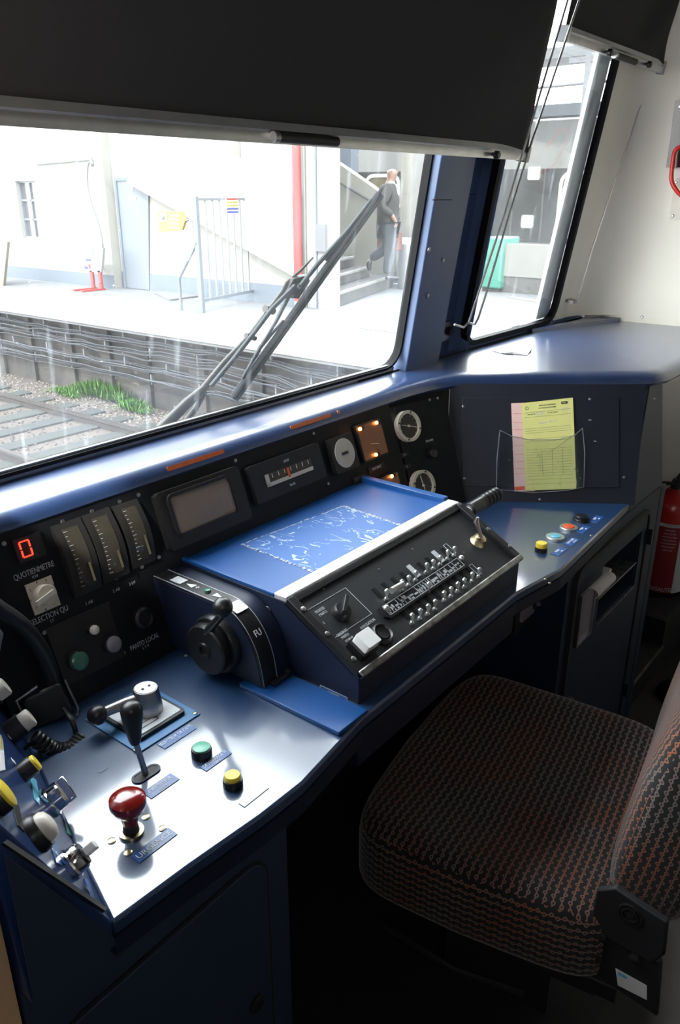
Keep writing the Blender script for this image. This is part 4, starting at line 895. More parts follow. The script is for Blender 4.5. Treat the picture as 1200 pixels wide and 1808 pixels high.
# ================================================================== BRAKE CONTROLLER
bc = thing('brake_controller', (.78, .86, ZD), 'black brake controller with ball lever and curved FU scale left of the console', 'controller')
arc = [(1.02, .944), (.86, .944)]
cy0, cz0, ra, rb_ = .84, .835, .085, .109
arc = [(1.02, .944)]+[(cy0-ra*math.sin(R(a)), cz0+rb_*math.cos(R(a))) for a in range(0, 86, 8)]+[(.752, .8285)]
b = B(); b.prism(SFr, arc+[(1.02, .8285)], .756, .822); obj('quadrant_housing', b, 'navy', bc)
def band(x0, x1, off, t):
    b = B(); n = len(arc); ring_o, ring_i = [], []
    for i, (y, z) in enumerate(arc):
        a = V(arc[max(i-1, 0)]); c = V(arc[min(i+1, n-1)]); t_ = (c-a).normalized(); nn = V((-t_.y, t_.x)) if False else V((t_.y, -t_.x))
        if nn.dot(V((y-.95, z-.80))) < 0: nn = -nn
        ring_i.append((y+nn.x*off, z+nn.y*off)); ring_o.append((y+nn.x*(off+t), z+nn.y*(off+t)))
    vr = [[b.bm.verts.new((x, p[0], p[1])) for p in r] for x, r in ((x0, ring_i), (x0, ring_o), (x1, ring_o), (x1, ring_i))]
    for a, c in ((0, 1), (1, 2), (2, 3), (3, 0)):
        for i in range(n-1): b.bm.faces.new((vr[a][i], vr[a][i+1], vr[c][i+1], vr[c][i]))
    b.bm.faces.new([vr[k][0] for k in range(4)]); b.bm.faces.new([vr[k][-1] for k in (3, 2, 1, 0)])
    return b
obj('scale_band', band(.757, .792, .0003, .003), 'black', bc)
obj('scale_edge_line', band(.7585, .7595, .0034, .0004), 'inkd', bc); obj('scale_edge_line', band(.7895, .7905, .0034, .0004), 'inkd', bc)
BT = Fr((0, 0, .9477), (0, -1, 0), (1, 0, 0))      # top of the band, reading along it
b = B(); b.box(BT, -.965, -.940, .765, .783, .0, .0008); obj('scale_mark', b, 'wplate', bc)
b = B(); b.prism(BT, [(-.932, .773), (-.915, .768), (-.915, .780)], 0, .0008); b.ring(BT, -.908, .775, .002, .003, 0, .0008, 14); obj('scale_mark', b, 'ink', bc)
b = B(); b.prism(BT, [(-.868, .770), (-.85, .775), (-.868, .781)], 0, .0008); obj('scale_mark', b, 'ink', bc)
b = B(); b.lathe(BT, -.885, .776, [(.0055, 0), (.005, .004), (.003, .0045)]); plabel(obj('marker_stud', b, 'dgreen', bc), 'small green marker stud')
a_ = R(48); fp_ = V((.775, cy0-(ra+.0038)*math.sin(a_), cz0+(rb_+.0038)*math.cos(a_)))
AF = Fr(fp_, (1, 0, 0), (0, math.cos(a_), math.sin(a_)))
text(AF, 0, 0, .016, 'FU', 'ink', bc, ang=-.0, w=.001, sx=.8)
a_ = R(16); f3 = V((.775, cy0-(ra+.0036)*math.sin(a_), cz0+(rb_+.0036)*math.cos(a_))); AF2 = Fr(f3, (1, 0, 0), (0, math.cos(a_), math.sin(a_)))
b = B(); b.rbox(AF2, -.013, .013, -.012, .012, -.001, .0006, .003); obj('polished_patch', b, 'chrome', bc)
DR = Fr((.756, 0, 0), (0, -1, 0), (0, 0, 1))      # facing -x; u=-y v=z
cyd, czd = -.842, .878
b = B(); b.lathe(DR, cyd, czd, [(.050, 0), (.050, .010), (.047, .014)], 40); obj('drum', b, 'black', bc)
b = B(); b.lathe(DR, cyd, czd, [(.040, .014), (.043, .020), (.043, .030), (.040, .033), (.014, .033), (.013, .036), (.009, .036), (.008, .031)], 40); obj('disc', b, 'black', bc)
bl = XP(393, 1072, .72)
b = B(); b.tube([(.730, -cyd, czd+.030), (.722, bl.y, bl.z-.010)], [.0075, .0055], 12); obj('lever_stem', b, 'black', bc)
b = B(); b.ball(bl, .0155, 24); obj('lever_ball', b, 'black', bc)
b = B(); b.box(WF, .770, .812, .738, .748, .829, .833); b.box(WF, .806, .812, .738, .748, .829, .838); obj('stop_bracket', b, 'blackm', bc)
# ================================================================== RIBBED GRIP (right of console)
g0 = XP(828, 901, 1.375)
gr = thing('reverser_grip', (g0.x, g0.y, ZD), 'black ribbed handgrip sticking out at the right of the console', 'handle')
GF = Fr(g0, (0, -1, 0), (0, 0, 1)); GF = Fr(g0, (0, 1, 0), (0, 0, 1))   # normal +x
pf = [(.011, 0), (.0155, .002), (.0155, .045)]
for k in range(5): pf += [(.0155, .05+.015*k), (.0165, .054+.015*k), (.0165, .058+.015*k), (.0125, .061+.015*k)]
pf += [(.012, .127), (.006, .129)]
b = B(); b.lathe(GF, 0, 0, pf, 24); obj('grip', b, 'black', gr)
b = B(); b.cyl(GF, 0, 0, -.004, .0005, .0105, seg=20); b.cyl(GF, .0, -.0, -.006, -.004, .008, seg=20); obj('end_screw', b, 'alu', gr)
b = B(); b.tube([g0+V((.006, 0, -.012)), g0+V((.004, -.0, -.05)), (g0.x+.004, g0.y, ZD-.01)], .006, 10); obj('stem', b, 'alu', gr)
# ================================================================== BLINDS
def blind(u0, u1, vb, label, name='sun_blind', w=.056, left_px=None, knobs=(), handle=None):
    t = thing(name, WP.at((u0+u1)/2, vb, w), label, 'sun blind')
    b = B(); n = 60; mm_ = 24; vtp = 1.17; g = []
    for i in range(n+1):
        r_ = []
        for j in range(mm_+1):
            f = i/n; h = j/mm_; u = u0+(u1-u0)*f; v = vb+.02+(vtp-vb-.02)*h
            fold = .02*math.sin(7*(f-h*.35)+1)*max(0, f-.35)+.006*math.sin(19*(f-h*.45))*max(0, f-.5)*2
            r_.append(b.bm.verts.new(WP.at(u-(.012*h if f == 1 else 0), v, w+fold)))
        g.append(r_)
    for i in range(n):
        for j in range(mm_): b.bm.faces.new((g[i][j], g[i+1][j], g[i+1][j+1], g[i][j+1]))
    f_ = obj('fabric', b, 'fabric', t); sm = f_.modifiers.new('t', 'SOLIDIFY'); sm.thickness = .0012
    b = B(); b.prism(Fr(WP.at(u0, vb, w), WP.y, WP.n), [(0, -.010), (.010, -.014), (.016, -.008), (.022, -.012), (.034, -.006), (.034, .006), (.022, .014), (.018, .009), (.010, .012), (0, .010)], 0, u1-u0)
    obj('bottom_bar', b, 'alu', t)
    b = B(); b.box(WP, u1, u1+.014, vb-.004, vb+.034, w-.018, w+.018); obj('bar_end', b, 'aluw' if False else 'steel', t, bev=.003)
    b = B(); b.box(WP, u0-.014, u0, vb-.004, vb+.034, w-.018, w+.018); obj('bar_end', b, 'aluw', t, bev=.003)
    K = Fr(WP.at(0, 0, w+.012), WP.x, WP.y)
    for p in knobs:
        u, v = K.uv(*p); b = B(); b.lathe(K, u, v, [(.004, 0), (.004, .008), (.009, .009), (.0095, .018), (.007, .021)], 20); obj('lock_knob', b, 'black', t)
    if handle:
        (ua, va), (ub, vb_) = K.uv(*handle[0]), K.uv(*handle[1]); v = (va+vb_)/2
        b = B(); b.tube([K.at(ua, v, .006), K.at(ub, v, .006)], .0085, 16); obj('grip_tube', b, 'bezel', t)
        b = B(); b.tube([K.at(ua-.012, v, .006), K.at(ua, v, .006)], .0095, 16); obj('grip_end', b, 'steel', t)
    return t
WB = Fr(WP.at(0, 0, .056), WP.x, WP.y)
ul, vl = WB.uv(0, 228); ur, vr_ = WB.uv(920, 279)
blind(.28, ur, (vl+vr_)/2, 'wide black fabric blind with aluminium bottom bar half drawn over the main windscreen', knobs=((868, 272),), handle=((485, 243), (590, 248)))
ul, vl = WB.uv(990, 72); ur, vr_ = WB.uv(1162, 128)
blind(ul+.01, ur-.012, (vl+vr_)/2, 'narrow black fabric blind with aluminium bar drawn down at top right', knobs=((1068, 92), (1138, 113)), handle=((1083, 98), (1118, 108)))
# guide rods
WR = Fr(WP.at(0, 0, .082), WP.x, WP.y)
def rod(pts, label, r=.0028):
    b = B(); q = [WR.at(*WR.uv(*p)) for p in pts]; b.tube(q, r, 8); tag(obj('guide_rod', b, 'alu'), label, 'rod')
rod(((802, 573), (818, 578), (827, 569), (840, 530), (890, 380), (924, 264), (1002, 0), (1011, -30)), 'left one of two thin steel guide rods rising from the pillar bracket')
rod(((828, 570), (838, 573), (844, 562), (858, 518), (900, 375), (934, 264), (1022, 0), (1033, -30)), 'right one of two thin steel guide rods rising from the pillar bracket')
b = B(); q = [WP.at(*WP.uv(*p, .036), .036) for p in ((1018, 533), (1045, 440), (1100, 275), (1152, 122), (1200, -10))]; b.tube(q, .0028, 8)
rw = thing('wall_guide_rod', q[0], 'thin steel guide rod running up in front of the cream wall', 'rod'); obj('rod', b, 'alu', rw)
XW = XF(XR, 0, 0); u, v = WP.uv(1018, 533, .036); b = B(); b.box(WP, u-.03, u+.012, v-.005, v+.005, .0065, .034); obj('foot_bracket', b, 'steel', rw)
for p in ((1045, 355), (1133, 560)):
    u, v = XW.uv(*p); b = B(); b.lathe(XW, u, v, [(.006, .0005), (.004, .003)]); tag(obj('wall_screw', b, 'steel'), 'small screw head high on the cream wall' if p[1] < 400 else 'small screw head at the bottom of the cream wall', 'screw')
# red handle and dark panel on wall
em = thing('emergency_pull', XP(1200, 380, XR), 'red looped handle on a pale base plate on the cream wall at the right edge', 'handle')
u0, v0 = XW.uv(1182, 388); u1, v1 = XW.uv(1199, 320)
b = B(); b.rbox(XW, u0, u0+.12, v0, v0+.13, .0005, .006, .006); obj('base_plate', b, 'creamp', em)
b = B(); pts_ = [XP(*p, XR-d) for p, d in (((1232, 300), .02), ((1215, 262), .035), ((1193, 264), .045), ((1187, 290), .05), ((1186, 322), .05), ((1204, 346), .045), ((1232, 352), .02))]
b.tube(smoothpath(pts_, 5), .007, 12); obj('loop', b, 'hred', em)
for p in ((1188, 381), (1194, 322)): u, v = XW.uv(*p); b = B(); b.lathe(XW, u, v, [(.005, .006), (.003, .009)]); obj('screw', b, 'steel', em)
u0, v1 = XW.uv(1194, 178); u1, v0 = XW.uv(1190, 296)
b = B(); b.box(XW, u0+.002, u0+.22, v0, v1, .0005, .02); dpn = thing('dark_wall_plate', XW.at(u0+.1, v0), 'dark brown glazed plate on the cream wall above the red handle', 'plate'); obj('plate', b, 'brown', dpn)
b = B(); b.lathe(XW, u0+.02, v1-.02, [(.006, .02), (.004, .024)]); obj('screw', b, 'steel', dpn)
# ================================================================== FIRE EXTINGUISHER
b = B(); b.box(WF, 2.56, XR-.002, .60, .95, 0.0005, .195); struct('trim_2', b, 'blackm')
ex = thing('fire_extinguisher', (2.79, .70, .195), 'red fire extinguisher with white lettering standing in the gap beside the cream wall', 'fire extinguisher')
ec = (2.80, .70); EF = Fr((ec[0], ec[1], 0), (1, 0, 0), (0, 1, 0)); er = .078
zb, zt_ = .196, zat(ec[0], ec[1], 862)
b = B(); b.lathe(EF, 0, 0, [(er-.006, zb+.0), (er+.001, zb+.004), (er+.001, zb+.05), (er, zb+.052)], 40); obj('foot_ring', b, 'rubber', ex)
b = B(); b.lathe(EF, 0, 0, [(er-.002, zb+.03), (er-.001, zt_-.075), (er*.93, zt_-.05), (er*.75, zt_-.028), (er*.45, zt_-.012), (er*.3, zt_)], 40); obj('cylinder', b, 'exred', ex)
def wrap(z0, z1, a0, a1, m_, nm, rad=er+.0005, t=.0006, parent=ex):
    b = B(); n = 20; r1 = [[V((ec[0]+rr*math.cos(R(a0+(a1-a0)*k/n)), ec[1]+rr*math.sin(R(a0+(a1-a0)*k/n)), z)) for k in range(n+1)] for rr, z in ((rad, z0), (rad, z1), (rad+t, z1), (rad+t, z0), (rad, z0))]
    vr = [[b.bm.verts.new(p) for p in r] for r in r1]
    for a, c in zip(vr, vr[1:]):
        for i in range(n): b.bm.faces.new((a[i], a[i+1], c[i+1], c[i]))
    return obj(nm, b, m_, parent)
zl0, zl1 = zat(ec[0], ec[1], 1030), zat(ec[0], ec[1], 912)
lab = wrap(zl0, zl1, 170, 262, 'exlab', 'printed_label'); wrap(zl0, zl1-.012, 225, 262, 'wplate', 'white_strip', er+.0012); 
wrap(zl1-.012, zl1, 170, 262, 'wplate', 'white_strip', er+.0013)
ea = math.atan2(-ec[1], -ec[0])
def wtext(s, z, size, ink, a_=None, sx=.8, align='CENTER'):
    a = a_ if a_ is not None else ea+R(4); rad = er+.0022
    cu_ = bpy.data.curves.new('lettering', 'FONT'); cu_.body = s; cu_.size = size; cu_.align_x = align; cu_.align_y = 'CENTER'; cu_.resolution_u = 3
    o = bpy.data.objects.new('t', cu_); COL.objects.link(o); dg = bpy.context.evaluated_depsgraph_get(); me = bpy.data.meshes.new_from_object(o.evaluated_get(dg)); bpy.data.objects.remove(o)
    for vv in me.vertices:
        th_ = a+vv.co.x*sx/rad; vv.co = V((ec[0]+rad*math.cos(th_), ec[1]+rad*math.sin(th_), z+vv.co.y))-ex.location
    r = bpy.data.objects.new('lettering', me); COL.objects.link(r); r.parent = ex; me.materials.clear(); me.materials.append(MT[ink])
wtext('EXTINCTEUR', zl1-.006, .0115, 'inkb'); wtext('DESAUTEL', zl0+.012, .021, 'ink', sx=.85)
for k, s in enumerate(('EAU PULVERISEE', 'TIRER LA SECURITE', 'APPUYER SUR LE LEVIER', 'NE PAS UTILISER SUR', 'COURANT ELECTRIQUE', 'ENTRETIEN ANNUEL', 'AGREE CE 0029')): wtext(s, zl1-.024-.0125*k, .0065, 'ink', sx=.75)
b = B(); b.lathe(EF, 0, 0, [(.018, zt_-.002), (.018, zt_+.02), (.013, zt_+.035)]); obj('valve', b, 'blackm', ex)
b = B(); b.tube([(ec[0], ec[1], zt_+.03), (ec[0]-.05, ec[1]-.02, zt_+.05), (ec[0]-.09, ec[1]-.04, zt_+.045)], .006); b.tube([(ec[0], ec[1], zt_+.04), (ec[0]-.05, ec[1]-.02, zt_+.07)], .005); obj('operating_lever', b, 'blackm', ex)
b = B(); b.tube(smoothpath([V((ec[0]-.015, ec[1], zt_+.02)), V((ec[0]-.03, ec[1]+.06, zt_+.01)), V((ec[0]-.03, ec[1]+.085, zt_-.05)), V((ec[0]-.03, ec[1]+.088, zt_-.14))], 5), .007); obj('hose', b, 'blackm', ex)
b = B(); b.tube([(ec[0]-.02, ec[1]-.02, zt_+.012), (ec[0]-.03, ec[1]-.03, zt_-.02)], .0025); plabel(obj('seal_tag', b, 'cyan', ex), 'blue seal tag')
# floor door-stop
p = ZP(1182, 1228, 0); b = B(); PFf = Fr((p.x, p.y, 0), (1, 0, 0), (0, 1, 0)); b.lathe(PFf, 0, 0, [(.045, .001), (.045, .015), (.038, .035), (.024, .048), (.008, .053)]); tag(obj('door_stop', b, 'rubber'), 'black rubber stop on the dark floor right of the seat', 'door stop')
b = B(); a, c = ZP(1112, 1170, .0), ZP(1200, 1040, .0); b.tube([V((2.30, .58, .012)), V((2.56, .62, .012))], .003); 
b = B(); b.box(WF, 2.235, 2.56, .60, .66, .0005, .10); struct('trim_3', b, 'blackm')
b = B(); b.box(WF, 2.235, 2.56, .594, .5995, .095, .103); struct('trim_4', b, 'edge')
# ================================================================== SEAT
SC = V((1.215, .485, 0)); sa = R(8); S_ = Fr(SC, (math.cos(sa), math.sin(sa), 0), (-math.sin(sa), math.cos(sa), 0))
st = thing('driver_chair', (1.22, .35, 0), 'driver seat in black moquette with orange and grey chain pattern, facing the console', 'seat')
def sgn(a): return 1 if a >= 0 else -1
def cushion(fr, hx_, hy_, hz_, deform, nu=56, nv=28, e1=.28, e2=.38):
    b = B(); rings = []
    for j in range(1, nv):
        ph = -PI/2+PI*j/nv; cp_, sp_ = math.cos(ph), math.sin(ph); cz = sgn(sp_)*abs(sp_)**e2; cc = abs(cp_)**e2; r_ = []
        for i in range(nu):
            t = 2*PI*i/nu; x = cc*sgn(math.cos(t))*abs(math.cos(t))**e1; y = cc*sgn(math.sin(t))*abs(math.sin(t))**e1
            r_.append(fr.at(*deform(x*hx_, y*hy_, cz*hz_, x, y, cz)))
        rings.append(r_)
    b.loft(rings); return b
def dseat(x, y, z, a, c, d):
    top = max(0, d); z2 = z+top*(.034*min(1, abs(a)**3)+.030*c*abs(c)*(.5 if c > 0 else -.2)+-.022*(1-a*a)*(1-c*c))
    if d < 0: z2 += .022*(-d)*abs(a)
    y2 = y-(0.03*c*a*a if c > 0 else 0)*1.0; x2 = x*(1-.05*max(0, c)*0+(-.06*max(0, -c)))
    return x2, y2, z2+.42
def uvseat(co, n):
    p = co; x, y, z = p.x, p.y, p.z
    lx = (p-SC).dot(S_.x); ly = (p-SC).dot(S_.y); nx, ny, nz = abs(n.dot(S_.x)), abs(n.dot(S_.y)), abs(n.z)
    if nz >= max(nx, ny)*.8: return (lx, ly)
    if nx >= ny: return (ly, z)
    return (lx, z)
b = cushion(Fr(S_.at(-.012, .014, 0), S_.x, S_.y), .305, .250, .085, dseat); obj('cushion', b, 'seat', st, uvbox=uvseat)
BR = Fr(S_.at(.03, -.315, .52), S_.x, V((0, 0, 1)) + S_.y*(-.20))     # n points roughly toward -y'
def dback(x, y, z, a, c, d):
    t = max(0, c); return x*(1-.20*t*t), y, z+.075*t*t-.02*abs(a)**3
BR2 = Fr(S_.at(.055, -.30, .70), S_.x, V((0, 0, 1))+S_.y*(-.16))
def uvback(co, n):
    lx = (co-BR2.o).dot(BR2.x); ly = (co-BR2.o).dot(BR2.y); lz = (co-BR2.o).dot(BR2.n); nx, nz = abs(n.dot(BR2.x)), abs(n.dot(BR2.n))
    if nx > nz: return (ly, lz*1.)
    return (ly, lx)
b = cushion(BR2, .285, .265, .085, dback, e1=.36, e2=.5); obj('backrest', b, 'seat', st, uvbox=uvback)
# hinge plate and frame
HX = S_.at(-.262, -.235, 0).x
hf = Fr((HX-.02, 0, 0), (0, -1, 0), (0, 0, 1))
hp = [hf.uv(*p) for p in ((1052, 1572), (1085, 1568), (1178, 1630), (1172, 1688), (1150, 1702), (1040, 1640), (1045, 1612))]
b = B(); b.prism(hf, hp, -.012, 0); hi_ = obj('recliner_plate', b, 'blackm', st, bev=.003)
lp = [hf.uv(*p) for p in ((1043, 1625), (1060, 1628), (1165, 1705), (1158, 1800), (1030, 1712), (1018, 1690))]
b = B(); b.prism(hf, lp, -.016, -.004); obj('side_plate', b, 'blackm', st, bev=.003)
u, v = hf.uv(1112, 1614); b = B(); b.ring(hf, u, v, .010, .013, 0, .004); b.ring(hf, u, v, .0155, .018, 0, .003); b.cyl(hf, u, v, 0, .003, .007); obj('pivot_bolt', b, 'bezel', hi_)
for p in ((1062, 1655), (1120, 1693), (1052, 1692)): u, v = hf.uv(*p); b = B(); b.lathe(hf, u, v, [(.009, -.004), (.009, .003), (.006, .005)], 6); obj('bolt', b, 'bezel', hi_)
b = B(); sp4 = [hf.uv(*p, .002) for p in ((1084, 1714), (1139, 1745), (1139, 1770), (1088, 1744))]; b.prism(hf, sp4, -.004, -.0032); o = obj('sticker', b, 'paper_w', st); plabel(o, 'white sticker with a small blue mark')
b = B(); u, v = hf.uv(1097, 1725); b.rbox(hf, u-.007, u+.007, v-.003, v+.003, -.0032, -.0028, .002); obj('sticker_mark', b, 'cyan', o)
for s in (-1, 1):
    b = B(); b.prism(Fr(S_.at(.22*s-.015, 0, 0), S_.y, (0, 0, 1)), [(-.24, .29), (.20, .29), (.20, .325), (-.24, .325)], 0, .03); obj('slide_rail', b, 'blackm', st, bev=.003)
b = B(); b.box(S_, -.18, .18, -.2, .17, .22, .30); b.box(S_, -.11, .11, -.11, .11, .03, .22); obj('suspension_box', b, 'blackm', st)
b = B(); b.box(S_, -.2, .2, -.2, .2, .0005, .03); obj('base_plate', b, 'blackm', st)
b = B(); b.tube([S_.at(-.30, .16, .30), S_.at(-.31, .02, .29), S_.at(-.285, -.10, .28)], .007); b.tube([S_.at(-.30, -.16, .26), S_.at(-.31, -.35, .24)], .006); obj('adjuster_bar', b, 'black', st)
#OUTSIDE
# ================================================================== OUTDOORS
ZR = -1.15; EX = 6.76
b = B(); b.box(WF, 1.5, 9.0, -14, 42, ZR-.35, ZR-.12); gd = struct('ground', b, 'gravel')
b = B(); b.box(WF, -14, 1.6, 1.9, 42, ZR-.35, ZR-.12); struct('ground', b, 'gravel')
# platform
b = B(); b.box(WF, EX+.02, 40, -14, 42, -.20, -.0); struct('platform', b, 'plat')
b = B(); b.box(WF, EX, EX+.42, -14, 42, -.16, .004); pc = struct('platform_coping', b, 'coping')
b = B(); b.box(WF, EX+.28, EX+.6, -14, 42, ZR-.2, -.19); struct('wall_platform', b, 'under')
# darker vertical buttress stains as real shallow piers
b = B()
random.seed(5)
y = 3.0
while y < 20:
    b.box(WF, EX+.22, EX+.285, y, y+random.uniform(.15, .3), ZR-.15, -.2); y += random.uniform(.8, 1.3)
struct('wall_platform_piers', b, 'under')
def fpoly(name, pts, z, t, m_, kind=None):
    b = B(); b.prism(WF, [tuple(ZP(*p, z)[:2]) for p in pts], z, z+t); return obj(name, b, m_, kind=kind)
tag(fpoly('platform_cover_slab', ((270, 517), (340, 509), (352, 516), (350, 524), (300, 531)), .0045, .02, 'plat'), 'worn concrete cover slab in the platform in front of the pale gate', 'cover slab')
# rails and sleepers
tk = thing('railway_track', (5.1, 9, ZR-.12), 'railway track with two rusty rails on concrete sleepers in pale ballast', 'railway track')
rx1, rx2 = XP(0, 0, 5.9).x, 4.44
for x in (5.93, 4.44):
    b = B(); P_ = Fr((0, 0, 0), (1, 0, 0), (0, 0, 1)); prof_ = [(-.07, -.15), (.07, -.15), (.07, -.135), (.012, -.12), (.012, -.045), (.036, -.03), (.036, 0), (-.036, 0), (-.036, -.03), (-.012, -.045), (-.012, -.12), (-.07, -.135)]
    rings = [[V((x+u, yy, ZR+v)) for u, v in prof_] for yy in (1.9, 38)]
    b.loft(rings); obj('rail', b, 'rail', tk)
    b = B(); b.box(WF, x-.030, x+.030, 1.9, 38, ZR+.0005, ZR+.003); obj('rail_head', b, 'railt', tk)
y = 2.6
while y < 22:
    b = B(); b.prism(WF, [(3.9, y), (6.45, y), (6.45, y+.26), (3.9, y+.26)], ZR-.20, ZR-.095); obj('sleeper', b, 'sleeper', tk, bev=.01); y += .60
# loose stones
for nm, m_, n_, seed, x0, x1, sz in (('ballast_stones', 'stone', 3600, 1, 5.95, 7.0, .032), ('ballast_stones', 'stone2', 5200, 2, 3.6, 6.6, .03)):
    random.seed(seed); b = B()
    for k in range(n_):
        x, y = random.uniform(x0, x1), 4.6+13*random.random()**1.3
        if any(abs(x-q) < .09 for q in (5.93, 4.44)): continue
        s = random.uniform(.4, 1)*sz; c = V((x, y, ZR-.118+random.uniform(-.008, .008)))
        vs = [b.bm.verts.new(c+V((dx*s*random.uniform(.6, 1.2), dy*s*random.uniform(.6, 1.2), dz*s*random.uniform(.5, .9)))) for dx, dy, dz in ((1, 0, 0), (-1, 0, 0), (0, 1, 0), (0, -1, 0), (0, 0, 1), (0, 0, -1))]
        for f in ((0, 2, 4), (2, 1, 4), (1, 3, 4), (3, 0, 4), (2, 0, 5), (1, 2, 5), (3, 1, 5), (0, 3, 5)): b.bm.faces.new([vs[i] for i in f])
    o = obj(nm, b, m_, smooth=False, kind='stuff'); tag(o, 'pale loose stones between the far rail and the platform wall' if seed == 1 else 'grey brown loose stones lying between the sleepers', 'ballast')
# weeds
for k, (px, py, w_, h_, n_, lab) in enumerate(((195, 700, 62, .30, 900, 'long bright green weed patch growing along the far rail'), (130, 695, 30, .16, 260, 'low thin weed patch at the far left of the ballast'), (250, 722, 26, .20, 420, 'small round weed clump nearer the windscreen wiper'), (372, 728, 16, .12, 120, 'little weed tuft beside the wiper foot'))):
    random.seed(20+k); c = ZP(px, py, ZR-.1); d_ = w_*(c-EYE).dot(cf)/FPX; b = B()
    for i in range(n_):
        a = random.gauss(0, .5); r2 = random.gauss(0, .35); p = c+V((r2*.15-.12, a*d_*1.5, 0)); h = h_*random.uniform(.4, 1)*math.exp(-a*a*.8); lean = V((random.uniform(-.06, .06), random.uniform(-.06, .06), h)); s = V((random.uniform(-.02, .02), random.uniform(-.02, .02), 0))
        m1 = p+lean*.6+s; vs = [b.bm.verts.new(q) for q in (p, m1+V((.012, .012, 0)), p+lean, m1-V((.012, .012, 0)))]; b.bm.faces.new(vs)
    tag(obj('weeds', b, 'weed', smooth=False, kind='stuff'), lab, 'weeds')
# cables and brackets along the platform wall
random.seed(9); WX = EX+.19
rows = [-.30, -.47, -.66, -.84]
ck_ = 0
for ri, z in enumerate(rows):
    for j in range(6):
        pts = []; off = random.uniform(-.04, .05); ph = random.uniform(0, 6); am = random.uniform(.010, .045); y = 3.2
        while y < 19.5:
            spread = .05*max(0, (9-y)/5) if ri > 0 else 0
            pts.append(V((WX-.02-random.uniform(0, .03)-.022*j*.5, y, z+off+am*math.sin(y*.7+ph)-.03*abs(math.sin((y-3.6)*PI/.95))+random.uniform(-.006, .006)+spread*math.sin(ph*7+y)*3-(.10*max(0, 6.5-y)*(.1+.12*j)))))
            y += .35
        b = B(); b.tube(pts, random.choice((.006, .008, .011)), 5)
        o = obj('cable', b, 'cable'); tag(o, 'grey cable sagging along the stained wall below the platform, ' + ('top row', 'second row', 'third row', 'lowest row')[ri], 'cable', 'cables along the platform wall, ' + ('top row', 'second row', 'third row', 'lowest row')[ri])
bb = None
y = 3.6; k = 0
while y < 17.5:
    for ri, z in enumerate(rows):
        if bb is None:
            b = B(); b.box(WF, -.07, .0, -.012, .012, -.07, .07)
            bb = obj('cable_bracket', b, 'bracket'); o = bb
        else: o = bb.copy(); COL.objects.link(o)
        o.location = (EX+.21-.035, y+(.35 if ri % 2 else 0)+random.uniform(-.05, .05), z-.05)
        tag(o, 'small pale upright bracket holding cables on the platform wall', 'bracket', 'cable brackets on the platform wall')
    y += .95; k += 1
# building
BX = 8.92; BX2 = 9.10
XB = XF(BX, 0, 0); XB2 = XF(BX2, 0, 0)
b = B(); wu0, wu1, wv0, wv1 = XB.rect((27, 321), (62, 318), (74, 421), (40, 421))
yl = 12.05
b.box(WF, BX, BX+.3, yl, -wu1, 0, 10.5); b.box(WF, BX, BX+.3, -wu0, 30, 0, 10.5); b.box(WF, BX, BX+.3, -wu1, -wu0, 0, wv0); b.box(WF, BX, BX+.3, -wu1, -wu0, wv1, 10.5)
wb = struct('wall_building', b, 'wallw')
b = B(); b.box(WF, BX-.015, BX, yl, 30, 0, .22); obj('plinth', b, 'plinth', wb)
wn = thing('barred_window', XB.at((wu0+wu1)/2, wv0, 0), 'small white barred window with six panes in the station wall', 'window')
b = B(); b.box(XB, wu0, wu1, wv0, wv1, -.12, -.10); obj('pane', b, 'wdark', wn)
b = B(); b.frame(XB, wu0, wu1, wv0, wv1, .03, -.10, -.06)
um = (wu0+wu1)/2; b.box(XB, um-.015, um+.015, wv0, wv1, -.1, -.07)
for f in (1/3, 2/3): b.box(XB, wu0, wu1, wv0+(wv1-wv0)*f-.015, wv0+(wv1-wv0)*f+.015, -.1, -.07)
obj('window_bars', b, 'wframe', wn)
# recess wall with the door, under the stair
b = B(); yp1 = XP(543, 520, ZP(576, 546, 0).x).y; b.box(WF, BX2, BX2+.3, yp1+.02, yl+.3, 0, 10.5); wb2 = struct('wall_stair_side', b, 'wallw')
b = B(); b.box(WF, BX2-.015, BX2, yp1+.02, yl, 0, .28); obj('plinth', b, 'plinth', wb2)
du0, dv1 = XB2.uv(209, 322); du1, _ = XB2.uv(265, 508)
dt = thing('service_door', XB2.at((du0+du1)/2, 0, 0), 'pale blue grey metal service door in the white station wall', 'door')
dtop = XB2.uv(235, 319)[1]; cut = [XB2.uv(*p) for p in ((236, 320), (262, 341))]
b = B(); b.prism(XB2, [(du0, .01), (du1, .01), (cut[1][0]+.03, cut[1][1]), (cut[0][0], dtop), (du0, dtop)], .002, .03); obj('door_leaf', b, 'doorb', dt)
b = B(); b.box(XB2, du0-.05, du0, .01, dtop+.05, .002, .05); b.box(XB2, du0, cut[0][0], dtop, dtop+.05, .002, .05); obj('door_frame', b, 'plinth', dt)
u, v = XB2.uv(238, 351); b = B(); b.box(XB2, u-.09, u+.09, v-.03, v+.03, .031, .036); obj('door_plate', b, 'signw', dt); u, v = XB2.uv(236, 334); b = B(); b.cyl(XB2, u, v, .031, .036, .04, seg=14); obj('door_disc', b, 'signw', dt)
